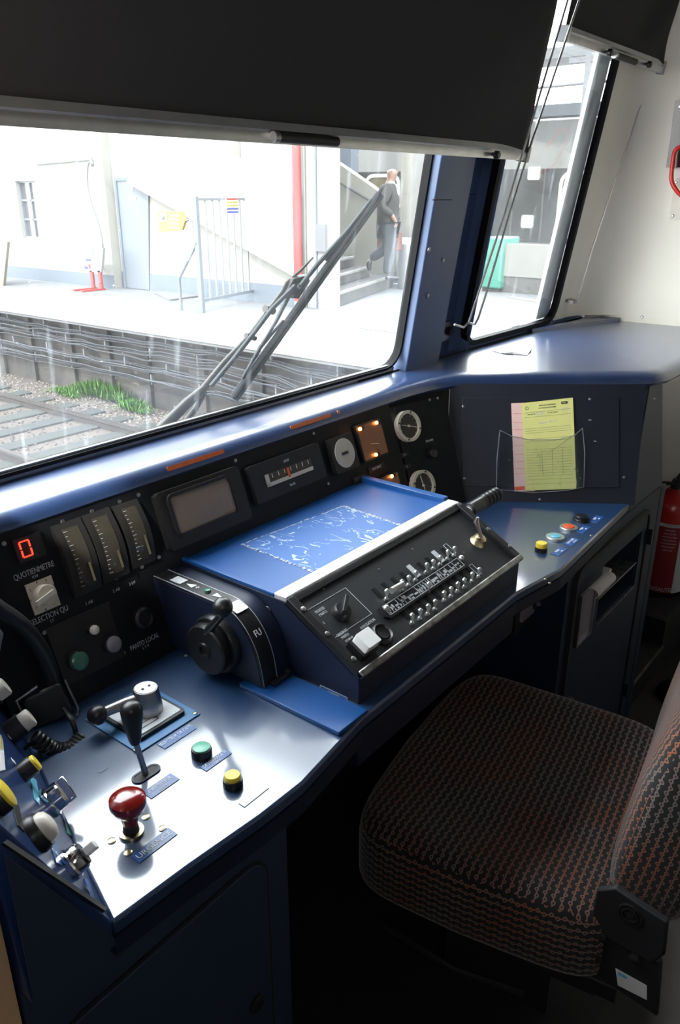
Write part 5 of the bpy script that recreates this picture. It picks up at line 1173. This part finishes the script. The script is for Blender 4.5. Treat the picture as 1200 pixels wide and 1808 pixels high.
# stair string (sloping parapet) in front of the recess wall
SX = BX2-.16; XS = XF(SX, 0, 0)
t1, t2 = XS.uv(410, 277), XS.uv(520, 342); sl = (t2[1]-t1[1])/(t2[0]-t1[0])
b1, b2 = XS.uv(258, 338), XS.uv(519, 484); sb = (b2[1]-b1[1])/(b2[0]-b1[0])
ue = XS.uv(519, 500)[0]
def tl(u): return t2[1]+sl*(u-t2[0])
def bl_(u): return b2[1]+sb*(u-b2[0])
uL = XS.uv(225, 320)[0]
ust = XS.uv(411, 270)[0]
b = B(); b.prism(XS, [(uL, bl_(uL)), (ue, max(.0, bl_(ue))), (ue, tl(ue)), (ust, tl(ust)), (ust, 10.4), (uL, 10.4)], -.15, 0); struct('stair_string_wall', b, 'wallw')
b = B(); b.prism(XS, [(uL, bl_(uL)-.03), (ue, bl_(ue)-.03), (ue, bl_(ue)+.02), (uL, bl_(uL)+.02)], 0, .02); struct('stair_string_edge', b, 'wallw')
# pier beside the stairs
pcn = ZP(576, 546, 0)
xp1 = YP(600, 500, pcn.y).x
yp1 = XP(543, 520, pcn.x).y
b = B(); b.box(WF, pcn.x, xp1, pcn.y, yp1, 0, 10.5); struct('pier_wall', b, 'pier')
XPp = XF(pcn.x, 0, 0); u, v = XPp.uv(569, 420)
b = B(); b.box(XPp, u-.09, u+.09, v-.18, v+.18, .001, .05); tag(obj('wall_box', b, 'bracket'), 'small pale grey box on the white pier left of the stairs', 'box')
u, v = XPp.uv(559, 400); b = B(); b.box(XPp, u-.012, u+.012, 0.001, 5, .001, .02); struct('trim_5', b, 'plinth')
# red downpipe
pp_ = XP(527, 500, pcn.x-.12); b = B(); b.cyl(Fr((pp_.x, pp_.y, 0), (1, 0, 0), (0, 1, 0)), 0, 0, .30, 5.5, .062, seg=20)
dpp = thing('drainpipe', (pp_.x, pp_.y, 0), 'tall red drainpipe beside the white pier', 'pipe'); obj('pipe', b, 'pipe', dpp)
b = B(); b.cyl(Fr((pp_.x, pp_.y, 0), (1, 0, 0), (0, 1, 0)), 0, 0, .001, .30, .067, seg=20); obj('pipe_foot', b, 'signw', dpp)
for z in (.1, .22): b = B(); b.cyl(Fr((pp_.x, pp_.y, 0), (1, 0, 0), (0, 1, 0)), 0, 0, z, z+.05, .069, seg=20); obj('red_band', b, 'pipe', dpp)
# stairs behind the pier
e0 = ZP(601, 541, 0); e1 = ZP(719, 497, 0); msl = (e1.y-e0.y)/(e1.x-e0.x)
st_ = thing('station_stairs', e0.lerp(e1, .5), 'weathered concrete steps rising to the left behind the white pier', 'stairs')
xa = max(xp1, BX2+.32)+.01; xb = pcn.x+3.05
for k in range(8):
    z1 = .20+.165*k; z0 = .001 if k == 0 else z1-.165; dy = 0 if k == 0 else .35+.30*(k-1); xr = xb if k == 0 else xb-.35-.10*k
    ya = e0.y+(xa-e0.x)*msl+dy; yb = e0.y+(xr-e0.x)*msl+dy; b = B(); b.prism(WF, [(xa, ya), (xr, yb), (xr, 11.4), (xa, 11.4)], z0, z1); obj('step', b, 'stairc', st_, bev=.012)
    b = B(); b.prism(WF, [(xa, ya-.006), (xr, yb-.006), (xr, yb+.04), (xa, ya+.04)], z1-.03, z1+.004); obj('nosing', b, 'coping', st_)
# far parapet, handrail, column and wall behind the man
PXx = pcn.x+3.3; XQ = XF(PXx, 0, 0)
b = B(); pq = [XQ.uv(*p) for p in ((590, 284), (650, 325), (712, 372), (712, 500), (590, 500))]; b.prism(XQ, pq, -.15, 0); struct('stair_parapet', b, 'wallw')
b = B(); b.tube([XQ.at(*XQ.uv(600, 321), .06), XQ.at(*XQ.uv(708, 385), .06)], .02); tag(obj('handrail', b, 'wdark'), 'thin dark handrail on the stair parapet behind the walking man', 'handrail')
XC = XF(PXx-.05, 0, 0); u0, _ = XC.uv(706, 400); u1, _ = XC.uv(724, 400)
b = B(); b.box(XC, u0, u1, 0, 5, -.2, .02); struct('column', b, 'wallw')
u2, _ = XC.uv(800, 400); b = B(); b.box(XC, u1, u2, 0, 5, -.25, -.05); struct('wall_platform_shelter', b, 'pier')
u0, v1 = XC.uv(742, 360); u1, v0 = XC.uv(756, 455); b = B(); b.box(XC, u0, u1, v0, v1, -.048, -.03); tp_ = tag(obj('wall_poster', b, 'sblue'), 'blue and yellow poster on the white wall seen by the pillar', 'poster')
b = B(); b.box(XC, u0+.03, u1-.03, v0+.1, v1-.3, -.029, -.026); obj('poster_picture', b, 'ysign', tp_)
u, v = XC.uv(736, 480); p = XC.at(u, .0, .3); b = B(); b.lathe(Fr((p.x, p.y, 0), (1, 0, 0), (0, 1, 0)), 0, 0, [(.16, .002), (.20, .4), (.21, .75), (.13, .85)]); tag(obj('litter_bag', b, 'signw'), 'white litter bag on a stand beside the pillar view', 'litter bin')
# yellow sign, gate, stay
gp0, gp1 = ZP(357, 552, 0), ZP(464, 529, 0); gd_ = (gp1-gp0).normalized(); gl = (gp1-gp0).length
GT = Fr(gp0, gd_, (0, 0, 1))
ghl = zat(gp0.x, gp0.y, 347); ghr = zat(gp1.x, gp1.y, 344)
gt = thing('platform_gate', gp0.lerp(gp1, .5), 'pale barred metal gate standing on the platform with a striped notice', 'gate')
for u, h in ((0, ghl), (gl, ghr)):
    b = B(); b.box(GT, u-.032, u+.032, .002, h, -.032, .032); obj('gate_post', b, 'gate', gt)
b = B(); b.box(GT, .04, gl-.04, ghl-.05, ghl-.02, -.02, .02); b.box(GT, .04, gl-.04, .14, .18, -.02, .02); obj('gate_rail', b, 'gate', gt)
for k in range(8): u = .05+(gl-.1)*(k+1)/9; b = B(); b.box(GT, u-.014, u+.014, .16, ghl-.03, -.012, .012); obj('gate_bar', b, 'gatew', gt)
n0 = GT.uv(393, 347); n1 = GT.uv(417, 377); b = B(); b.box(GT, n0[0], n1[0], n1[1], n0[1], .03, .04); nt_ = obj('notice', b, 'white', gt)
sg = 1
for k, m_ in enumerate(('sred', 'ysign', 'ysign', 'sblue', 'sblue')):
    v = n0[1]-(n0[1]-n1[1])*(.14+.19*k); b = B(); lo_, hi2 = sorted((sg*.041, sg*.046)); b.box(GT, n0[0]+.03, n1[0]-.01, v-.015, v+.015, lo_, hi2); obj('notice_stripe', b, m_, nt_)
p = [XP(322, 548, ZP(320, 548, 0).x)]; s0 = ZP(320, 548, 0); s1 = V((s0.x, s0.y, zat(s0.x, s0.y, 492))); s2 = GT.at(-.02, zat(gp0.x, gp0.y, 428), 0)
b = B(); b.tube([s0, s1, s2], .022, 8); obj('gate_stay', b, 'gate', gt)
Y_ = XF(gp0.x+.25, 0, 0)
q = [Y_.uv(*p) for p in ((283, 373), (325, 374), (330, 390), (325, 406), (285, 410))]
ys = thing('yellow_sign', Y_.at(*q[0]), 'yellow warning sign with a small white panel, fixed beside the pale gate', 'sign')
b = B(); b.prism(Y_, [q[4], q[3], q[2], q[1], q[0]], 0, .04); obj('sign_board', b, 'ysign', ys)
q = [Y_.uv(*p) for p in ((287, 376), (299, 376), (299, 391), (287, 392))]; b = B(); b.prism(Y_, q[::-1], .041, .046); obj('sign_panel', b, 'signw', ys)
b = B(); q_ = [Y_.uv(*p) for p in ((290, 388), (293, 380), (296, 388))]; b.prism(Y_, q_, .047, .050); obj('warning_triangle', b, 'inkb', ys)
for k in range(4):
    a_, c_ = Y_.uv(302, 380+7*k), Y_.uv(320, 380+7*k); b = B(); b.box(Y_, a_[0], c_[0], a_[1]-.015, a_[1]+.012, .041, .045); obj('sign_line', b, 'gatew', ys)
b = B(); b.tube([Y_.at(*Y_.uv(328, 390), .02), Y_.at(*Y_.uv(337, 388), .02), Y_.at(*Y_.uv(342, 406), .02), GT.at(0, zat(gp0.x, gp0.y, 408), 0)], .015); obj('sign_arm', b, 'bracket', ys)
# notice stand on red feet with cable
sp0 = ZP(168, 511, 0); nsn = thing('notice_board_stand', sp0, 'white notice board on a red metal stand by the station wall', 'notice board'); XN = XF(sp0.x, 0, 0)
q = [XN.uv(*p) for p in ((157, 438), (184, 438), (180, 481), (150, 479))]; b = B(); b.prism(XN, q[::-1], -.02, .02); bd = obj('board', b, 'signw', nsn)
for (p0, p1, m_) in (((155, 440), (168, 447), 'bracket'), ((153, 457), (163, 461), 'sblue'), ((151, 470), (157, 475), 'sblue'), ((158, 466), (162, 474), 'sred')):
    a_, c_ = XN.uv(*p0), XN.uv(*p1); b = B(); b.box(XN, a_[0], c_[0], c_[1], a_[1], .021, .025); obj('printed_patch', b, m_, bd)
for px in (162, 176):
    a_ = XN.uv(px, 480); c_ = XN.uv(px, 511); b = B(); b.box(XN, a_[0]-.035, a_[0]+.035, .03, a_[1]+.02, -.02, .02); obj('stand_post', b, 'rednt', nsn)
    b = B(); b.box(XN, a_[0]-.03, a_[0]+.03, .004, .03, -.06, .40); obj('stand_foot', b, 'rednt', nsn)
b = B(); cpts = [XB.at(*XB.uv(*p), .03) for p in ((165, 282), (158, 292), (157, 325), (164, 360), (176, 395), (183, 425), (184, 450), (183, 475))]+[XN.at(*XN.uv(180, 500), .03)]
b.tube(smoothpath(cpts, 5), .012, 6); tag(obj('hanging_cable', b, 'wdark'), 'thin dark cable hanging down the white station wall to the notice board', 'cable')
b = B(); b.tube([XB.at(*XB.uv(65, 290), .04), XB.at(*XB.uv(165, 281), .04)], .02); b.tube([XB.at(*XB.uv(117, 286), .04), XB.at(*XB.uv(117, 266), .04)], .012); tag(obj('wall_conduit', b, 'coping'), 'thin horizontal conduit high on the white station wall', 'conduit')
b = B(); b.tube([XB.at(*XB.uv(165, 282), .06), XB.at(*XB.uv(178, 280), .2), XB.at(*XB.uv(195, 293), .35)], .03); tag(obj('wall_lamp', b, 'bracket'), 'small grey wall lamp at the top of the hanging cable', 'lamp')
b = B(); q = [XP(*p, ZP(0, 503, 0).x) for p in ((-25, 425), (18, 427), (10, 505), (-30, 503))]; BFr = XF(q[0].x, 0, 0)
b.prism(BFr, [BFr.uv(*p) for p in ((-30, 503), (10, 504), (18, 427), (-25, 425))], 0, .05); tag(obj('leaning_board', b, 'board'), 'beige board leaning on the station wall at the left edge', 'board')
# right of the pillar: barrier, bin, train
bp0 = ZP(985, 505, 0); bx = 12.6
XR_ = XF(bx, 0, 0); b = B(); u0, _ = XR_.uv(868, 450); u1, _ = XR_.uv(1120, 450); vb_ = XR_.uv(930, 490)[1]; vt_ = XR_.uv(930, 432)[1]
b.box(XR_, u0, u1, max(vb_, .05), vt_, -.15, 0); br_ = thing('low_barrier', XR_.at((u0+u1)/2, 0, 0), 'low white concrete barrier on the right platform beyond the second windscreen', 'barrier'); obj('barrier_wall', b, 'barrier', br_)
b = B(); b.box(XR_, u0+.05, u1, 0.001, max(vb_, .05), -.12, -.03); obj('barrier_base', b, 'barbase', br_)
u0, v1 = XR_.uv(855, 418); u1, v0 = XR_.uv(889, 487); b = B(); b.box(XR_, u0, u1, .06, v1, -.5, .12); tb = thing('green_bin', XR_.at((u0+u1)/2, 0, 0), 'tall teal green bin at the left end of the white barrier', 'bin'); obj('bin_body', b, 'bin', tb, bev=.03)
b = B(); b.box(XR_, u0+.05, u1-.05, .001, .06, -.4, .05); obj('bin_feet', b, 'barbase', tb)
tag(fpoly('painted_line', ((895, 523), (1010, 536), (1010, 544), (900, 526)), .0045, .002, 'signw'), 'white painted line on the right platform in front of the barrier', 'line')
tag(fpoly('painted_line', ((610, 571), (720, 586), (722, 590), (610, 577)), .0045, .002, 'signw'), 'white painted line on the platform at the foot of the stairs', 'line')
TX = 19.0; XT = XF(TX, 0, 0)
tn = thing('passenger_train', (TX, 5, ZR), 'white passenger train with dark window band standing beyond the platform', 'train')
z1 = XT.uv(950, 298)[1]; z0 = XT.uv(950, 428)[1]; zr = XT.uv(950, 205)[1]; zr2 = XT.uv(950, 186)[1]
SL = V((0, 1, 0))
b = B(); prf = [(0, ZR), (0, z1+.0), (.02, z1+1.0), (.3, zr-.1), (1.0, zr+.05), (2.8, zr+.05), (2.8, ZR)]
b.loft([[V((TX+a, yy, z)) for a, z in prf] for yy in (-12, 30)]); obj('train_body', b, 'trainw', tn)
b = B(); b.box(WF, TX-.02, TX, -12, 30, z0, z1); obj('window_band', b, 'traind', tn)
b = B(); b.box(WF, TX-.03, TX+.6, -12, 30, zr-.02, zr2+.0); obj('roof_band', b, 'wframe', tn)
uw0, _ = XT.uv(990, 350)
for k, (p0, p1) in enumerate((((990, 303), (1040, 418)), ((1110, 303), (1160, 418)), ((645, 305), (706, 400)), ((560, 305), (620, 400)))):
    u0, v1 = XT.uv(*p0); u1, v0 = XT.uv(*p1); b = B(); b.frame(XT, u0, u1, z0+.12, z1-.05, .09, .02, .05, .2); f_ = obj('train_window', b, 'alu', tn)
    b = B(); b.rbox(XT, u0+.09, u1-.09, z0+.2, z1-.14, .02, .025, .2); obj('window_glass', b, 'traing', f_)
    b = B(); b.box(XT, u0+.05, u1-.05, (z0+z1)/2+.1, (z0+z1)/2+.16, .026, .04); obj('window_bar', b, 'alu', f_)
for (px, py, r_) in ((932, 391, .10), (944, 306, .10)):
    u, v = XT.uv(px, py); b = B(); b.rbox(XT, u-.16, u+.16, v-.15, v+.15, .02, .06, .05); q_ = obj('marker_lamp', b, 'alu', tn); b = B(); b.rbox(XT, u-r_, u+r_, v-r_*.8, v+r_*.8, .06, .08, .04); obj('lamp_lens', b, 'lampw', q_)
for px in (958, 905): u, _ = XT.uv(px, 360); b = B(); b.box(XT, u-.02, u+.02, z0, z1, .02, .03); obj('door_gap', b, 'inkb', tn)
# trackside mast and wires
b = B(); MX = XF(17, 0, 0); u, v0 = MX.uv(1035, 160); v1 = MX.uv(1035, 100)[1]
b.box(MX, u-.06, u+.06, .001, v1+3, -.06, .06); b.box(MX, u-.4, u+.4, v0+.5, v0+.6, -.05, .05); mst = thing('catenary_mast', MX.at(u, v0), 'pale overhead line hardware seen above the train roof', 'mast'); obj('mast', b, 'bracket', mst)
b = B(); b.tube([V((17, -6, v0+.3)), V((17, 10, v0+.1)), V((17, 28, v0+.4))], .03); obj('wire', b, 'bracket', mst)
b = B(); u0, z_ = MX.uv(1060, 92); u1, _ = MX.uv(950, 92)
b.box(WF, 17.5, 18.6, -3, 12, z_+.05, z_+.25); struct('ceiling_platform_canopy', b, 'bracket')
u0, v1 = XC.uv(598, 262); u1, v0 = XC.uv(621, 305)
XD = XF(16, 0, 0); u0, _ = XD.uv(600, 280); u1, _ = XD.uv(619, 280); b = B(); b.box(XD, u0, u1, 0, 6, -.3, 0); struct('post_dark', b, 'plinth')
# ================================================================== WIPER (outside the glass)
wp_t = thing('windscreen_wiper', WP.at(.9, .02, -.06), 'large windscreen wiper with a long blade resting across the outside of the glass', 'wiper')
WO = Fr(WP.at(0, 0, -.055), WP.x, WP.y); WO2 = Fr(WP.at(0, 0, -.085), WP.x, WP.y); WG = Fr(WP.at(0, 0, -.030), WP.x, WP.y)
def wpt(fr, p): return fr.at(*fr.uv(*p))
b = B(); b.tube([wpt(WO2, p) for p in ((282, 760), (330, 712), (358, 688))], [.012, .011, .009], 10); b.tube([wpt(WO2, p) for p in ((318, 758), (345, 722), (362, 690))], [.007, .006, .006], 8); obj('arm_foot', b, 'wiperm', wp_t)
b = B(); b.tube([wpt(WO2, p) for p in ((356, 690), (395, 642), (438, 597), (475, 548), (507, 505))], [.008, .0075, .007, .0065, .006], 10); obj('arm', b, 'wiperm', wp_t)
b = B(); b.tube([wpt(WO, p) for p in ((372, 682), (412, 634), (448, 588), (480, 545), (520, 505))], [.005, .005, .005, .005, .005], 8); obj('arm_side_bar', b, 'wiper', wp_t)
b = B(); b.tube([wpt(WO2, p) for p in ((492, 528), (505, 500), (530, 478), (552, 455))], [.004, .004, .0035, .0025], 8); obj('washer_pipe', b, 'wiperm', wp_t)
q = [WO2.uv(*p) for p in ((498, 517), (512, 490), (536, 484), (541, 494), (521, 526), (505, 524))]
b = B(); b.prism(WO2, q[::-1], -.004, .012); obj('arm_head', b, 'wiperm', wp_t, bev=.002)
for p in ((520, 503),): u, v = WO2.uv(*p); b = B(); b.cyl(WO2, u, v, -.006, .016, .006, seg=14); obj('rivet', b, 'alu', wp_t)
b = B(); b.tube([wpt(WO2, (468, 545)), wpt(WO2, (482, 549))], .0085, 10); b.tube([wpt(WO2, (434, 592)), wpt(WO2, (450, 597))], .006, 10); obj('arm_clamp', b, 'wiperm', wp_t)
bs, be = (413, 704), (671, 343)
def bpt(f, off=0, fr=WG): return wpt(fr, (bs[0]+(be[0]-bs[0])*f+off*.81, bs[1]+(be[1]-bs[1])*f+off*.58))
b = B(); b.tube([bpt(0), bpt(.25), bpt(.5), bpt(.75), bpt(1)], [.005]*5, 6); obj('rubber_strip', b, 'rubber', wp_t)
for off, w_, m_ in ((-4.5, .0058, 'wiper'), (4, .0058, 'wiper')):
    b = B(); b.tube([bpt(k/8, off, WO) for k in range(9)], w_, 6); obj('blade_rail', b, m_, wp_t)
b = B(); b.tube([wpt(WO, p) for p in ((460, 612), (487, 568), (511, 520))], [.003, .004, .005], 8); obj('yoke', b, 'wiper', wp_t)
b = B(); b.tube([wpt(WO, p) for p in ((530, 505), (560, 467), (602, 420), (645, 370))], [.005, .0055, .005, .004], 8); obj('yoke', b, 'wiper', wp_t)
b = B(); b.tube([wpt(WO, p) for p in ((428, 668), (460, 612), (500, 566))], [.003, .0045, .003], 8); obj('yoke', b, 'wiper', wp_t)
b = B(); b.tube([wpt(WO, p) for p in ((575, 460), (602, 422), (655, 352))], [.003, .0045, .003], 8); obj('yoke', b, 'wiper', wp_t)
# ================================================================== WALKING MAN
mp_ = ZP(684, 494, .205); mf_ = V((.618, -.786, 0)); ml_ = V((.786, .618, 0))
Hm = (zat(mp_.x, mp_.y, 289)-.205)/1.80
def MP(f, l, z): return mp_+mf_*(f*Hm)+ml_*(l*Hm)+V((0, 0, z*Hm))
man = thing('person', mp_, 'bald man in dark jacket and blue grey trousers walking down the steps with a briefcase', 'person')
def skin(name, verts, edges, mt_, parent, lv=2):
    me = bpy.data.meshes.new(name); me.from_pydata([tuple(p-mp_) for p, r in verts], edges, []); o = bpy.data.objects.new(name, me); COL.objects.link(o)
    me.skin_vertices.new() if hasattr(me.skin_vertices, 'new') and not me.skin_vertices else None
    md = o.modifiers.new('s', 'SKIN'); 
    if not me.skin_vertices:
        bpy.context.view_layer.objects.active = o
    ld = me.skin_vertices[0].data if me.skin_vertices else None
    if ld:
        for i, (p, r) in enumerate(verts):
            r_ = r if isinstance(r, tuple) else (r, r); ld[i].radius = (r_[0]*Hm*1.18, r_[1]*Hm*1.18); ld[i].use_root = (i == 0)
    ms = o.modifiers.new('u', 'SUBSURF'); ms.levels = lv; ms.render_levels = lv
    dg = bpy.context.evaluated_depsgraph_get(); m2 = bpy.data.meshes.new_from_object(o.evaluated_get(dg)); bpy.data.objects.remove(o)
    for p in m2.polygons: p.use_smooth = True
    o = bpy.data.objects.new(name, m2); COL.objects.link(o); o.parent = parent; m2.materials.clear(); m2.materials.append(MT[mt_]); return o
# body: continuous skin figure (head, neck, trunk, arms, hands, legs)
bv = [(MP(-.02, 0, .95), .09), (MP(-.01, 0, 1.15), .085), (MP(-.01, 0, 1.38), .09), (MP(.005, 0, 1.50), .06), (MP(.03, 0, 1.58), .06), (MP(.04, 0, 1.665), .088), (MP(.035, 0, 1.725), .06),
      (MP(-.01, -.17, 1.42), .055), (MP(-.13, -.21, 1.18), .042), (MP(.06, -.20, 1.00), .032), (MP(.10, -.19, .94), .034),
      (MP(0, .17, 1.42), .055), (MP(-.0, .21, 1.15), .042), (MP(.06, .20, .92), .032), (MP(.07, .20, .84), .034),
      (MP(-.01, -.09, .90), .085), (MP(.02, -.09, .50), .06), (MP(-.02, -.09, .10), .045),
      (MP(-.02, .09, .90), .085), (MP(-.03, .09, .50), .06), (MP(-.30, .09, .32), .045)]
ed_ = [(0, 1), (1, 2), (2, 3), (3, 4), (4, 5), (5, 6), (2, 7), (7, 8), (8, 9), (9, 10), (2, 11), (11, 12), (12, 13), (13, 14), (0, 15), (15, 16), (16, 17), (0, 18), (18, 19), (19, 20)]
for s, i0, base in ((-1, 10, MP(.10, -.19, .94)), (1, 14, MP(.07, .20, .84))):      # five fingers each
    for k in range(5):
        off = mf_*((k-2)*.012*Hm); i = len(bv); L_f = (.045, .07, .078, .07, .055)[k]*Hm
        bv.append((base+off+V((0, 0, -.03*Hm)), .010)); bv.append((base+off+V((0, 0, -.03*Hm-L_f*.6))+ml_*(s*-.008), .009)); bv.append((base+off+V((0, 0, -.03*Hm-L_f))-mf_*.01, .008)); ed_ += [(i0, i), (i, i+1), (i+1, i+2)]
body = skin('body', bv, ed_, 'skin', man)
# face details
b = B(); b.ball(MP(.120, 0, 1.675), .018*Hm, 10); obj('nose', b, 'skin', man)
for s in (-1, 1):
    b = B(); b.ball(MP(.025, s*.082, 1.68), .026*Hm, 10, .4, .6, 1); obj('ear', b, 'skin', man)
    b = B(); b.ball(MP(.102, s*.032, 1.70), .010*Hm, 8); obj('eye', b, 'inkb', man)
b = B(); b.box(Fr(MP(.108, 0, 1.63), ml_, (0, 0, 1)), -.025, .025, -.003, .003, -.012, .004); obj('mouth', b, 'sred', man)
skin('jacket', [(MP(-.02, 0, .80), .165), (MP(-.02, 0, 1.0), .165), (MP(-.02, 0, 1.15), .16), (MP(-.01, 0, 1.34), .17), (MP(-.01, 0, 1.50), .10), (MP(-.01, -.17, 1.42), .085), (MP(-.15, -.23, 1.17), .066), (MP(.05, -.21, 1.02), .05), (MP(0, .17, 1.42), .085), (MP(0, .23, 1.15), .066), (MP(.05, .21, .95), .05)],
     [(0, 1), (1, 2), (2, 3), (3, 4), (3, 5), (5, 6), (6, 7), (3, 8), (8, 9), (9, 10)], 'jacket', man)
b = B(); b.ball(MP(.085, 0, 1.36), Hm, 16, .085, .115, .15, Fr(MP(0, 0, 0), mf_, ml_)); obj('shirt_front', b, 'shirt', man)
b = B(); b.lathe(Fr(MP(.01, 0, 1.49), mf_, ml_), 0, 0, [(.085*Hm, -.01), (.075*Hm, .045)], 20); obj('shirt_collar', b, 'shirt', man)
skin('trousers', [(MP(-.02, 0, .92), .15), (MP(-.01, -.085, .84), .115), (MP(.03, -.09, .50), .085), (MP(-.02, -.09, .09), .07), (MP(-.02, .085, .84), .115), (MP(-.02, .09, .50), .085), (MP(-.30, .09, .33), .068)],
     [(0, 1), (1, 2), (2, 3), (0, 4), (4, 5), (5, 6)], 'trous', man)
skin('shoe', [(MP(-.05, -.09, .05), .045), (MP(.08, -.09, .035), .042), (MP(.19, -.09, .03), .03)], [(0, 1), (1, 2)], 'shoe', man)
skin('shoe', [(MP(-.28, .09, .33), .045), (MP(-.325, .09, .24), .042), (MP(-.30, .09, .14), .03)], [(0, 1), (1, 2)], 'shoe', man)
cs = thing('briefcase', MP(.03, .22, .46), 'red brown briefcase hanging from the walking man\'s far hand', 'briefcase')
CFm = Fr(MP(.03, .24, .46), mf_, (0, 0, 1)); b = B(); b.rbox(CFm, -.21*Hm, .21*Hm, 0, .30*Hm, -.05, .05, .02); obj('case_body', b, 'case', cs, bev=.01)
b = B(); b.tube([CFm.at(-.06, .30*Hm), CFm.at(-.05, .33*Hm), CFm.at(.05, .33*Hm), CFm.at(.06, .30*Hm)], .008); obj('handle', b, 'case', cs)
# ================================================================== LIGHT
w = bpy.data.worlds.new('sky'); sc.world = w; w.use_nodes = True; nt = w.node_tree
bg = nt.nodes['Background']; bg.inputs[0].default_value = (.90, .95, 1.0, 1); bg.inputs[1].default_value = 7.2
tc = nt.nodes.new('ShaderNodeTexCoord'); sx = nt.nodes.new('ShaderNodeSeparateXYZ'); nt.links.new(tc.outputs['Generated'], sx.inputs[0])
rp = nt.nodes.new('ShaderNodeValToRGB'); rp.color_ramp.elements[0].color = (1, .98, .94, 1); rp.color_ramp.elements[0].position = 0; rp.color_ramp.elements[1].color = (.92, .955, 1, 1); rp.color_ramp.elements[1].position = .9
nt.links.new(sx.outputs['Z'], rp.inputs[0]); nt.links.new(rp.outputs[0], bg.inputs[0])
sun = bpy.data.lights.new('sun', 'SUN'); sun.energy = 3.5; sun.angle = R(2); sun.color = (1, .97, .90)
so = bpy.data.objects.new('sun', sun); COL.objects.link(so); so.location = (-5, -5, 12)
so.rotation_euler = V((.80, .22, -.80)).to_track_quat('-Z', 'Y').to_euler()
for (W, nm) in ((W1, 'sky_portal'), (W2, 'sky_portal')):
    l = bpy.data.lights.new(nm, 'AREA'); l.shape = 'RECTANGLE'; l.size = W[1]-W[0]; l.size_y = W[3]-W[2]; l.cycles.is_portal = True
    o = bpy.data.objects.new(nm, l); COL.objects.link(o); o.location = WP.at((W[0]+W[1])/2, (W[2]+W[3])/2, -.08)
    mm2 = M.Identity(4)
    for i in range(3): mm2[i][0] = WP.x[i]; mm2[i][1] = WP.y[i]; mm2[i][2] = -WP.n[i]; mm2[i][3] = o.location[i]
    mm2 = M.Identity(4); zz = -WP.n; xx = WP.x; yy = zz.cross(xx)
    for i in range(3): mm2[i][0] = xx[i]; mm2[i][1] = yy[i]; mm2[i][2] = zz[i]; mm2[i][3] = WP.at((W[0]+W[1])/2, (W[2]+W[3])/2, -.08)[i]
    # light leaves along local -Z, so -Z must point into the cab
    o.matrix_world = mm2
sc.view_settings.view_transform = 'Standard'; sc.view_settings.look = 'None'; sc.view_settings.gamma = 1; sc.view_settings.use_curve_mapping = False
sc.view_settings.exposure = 1.0
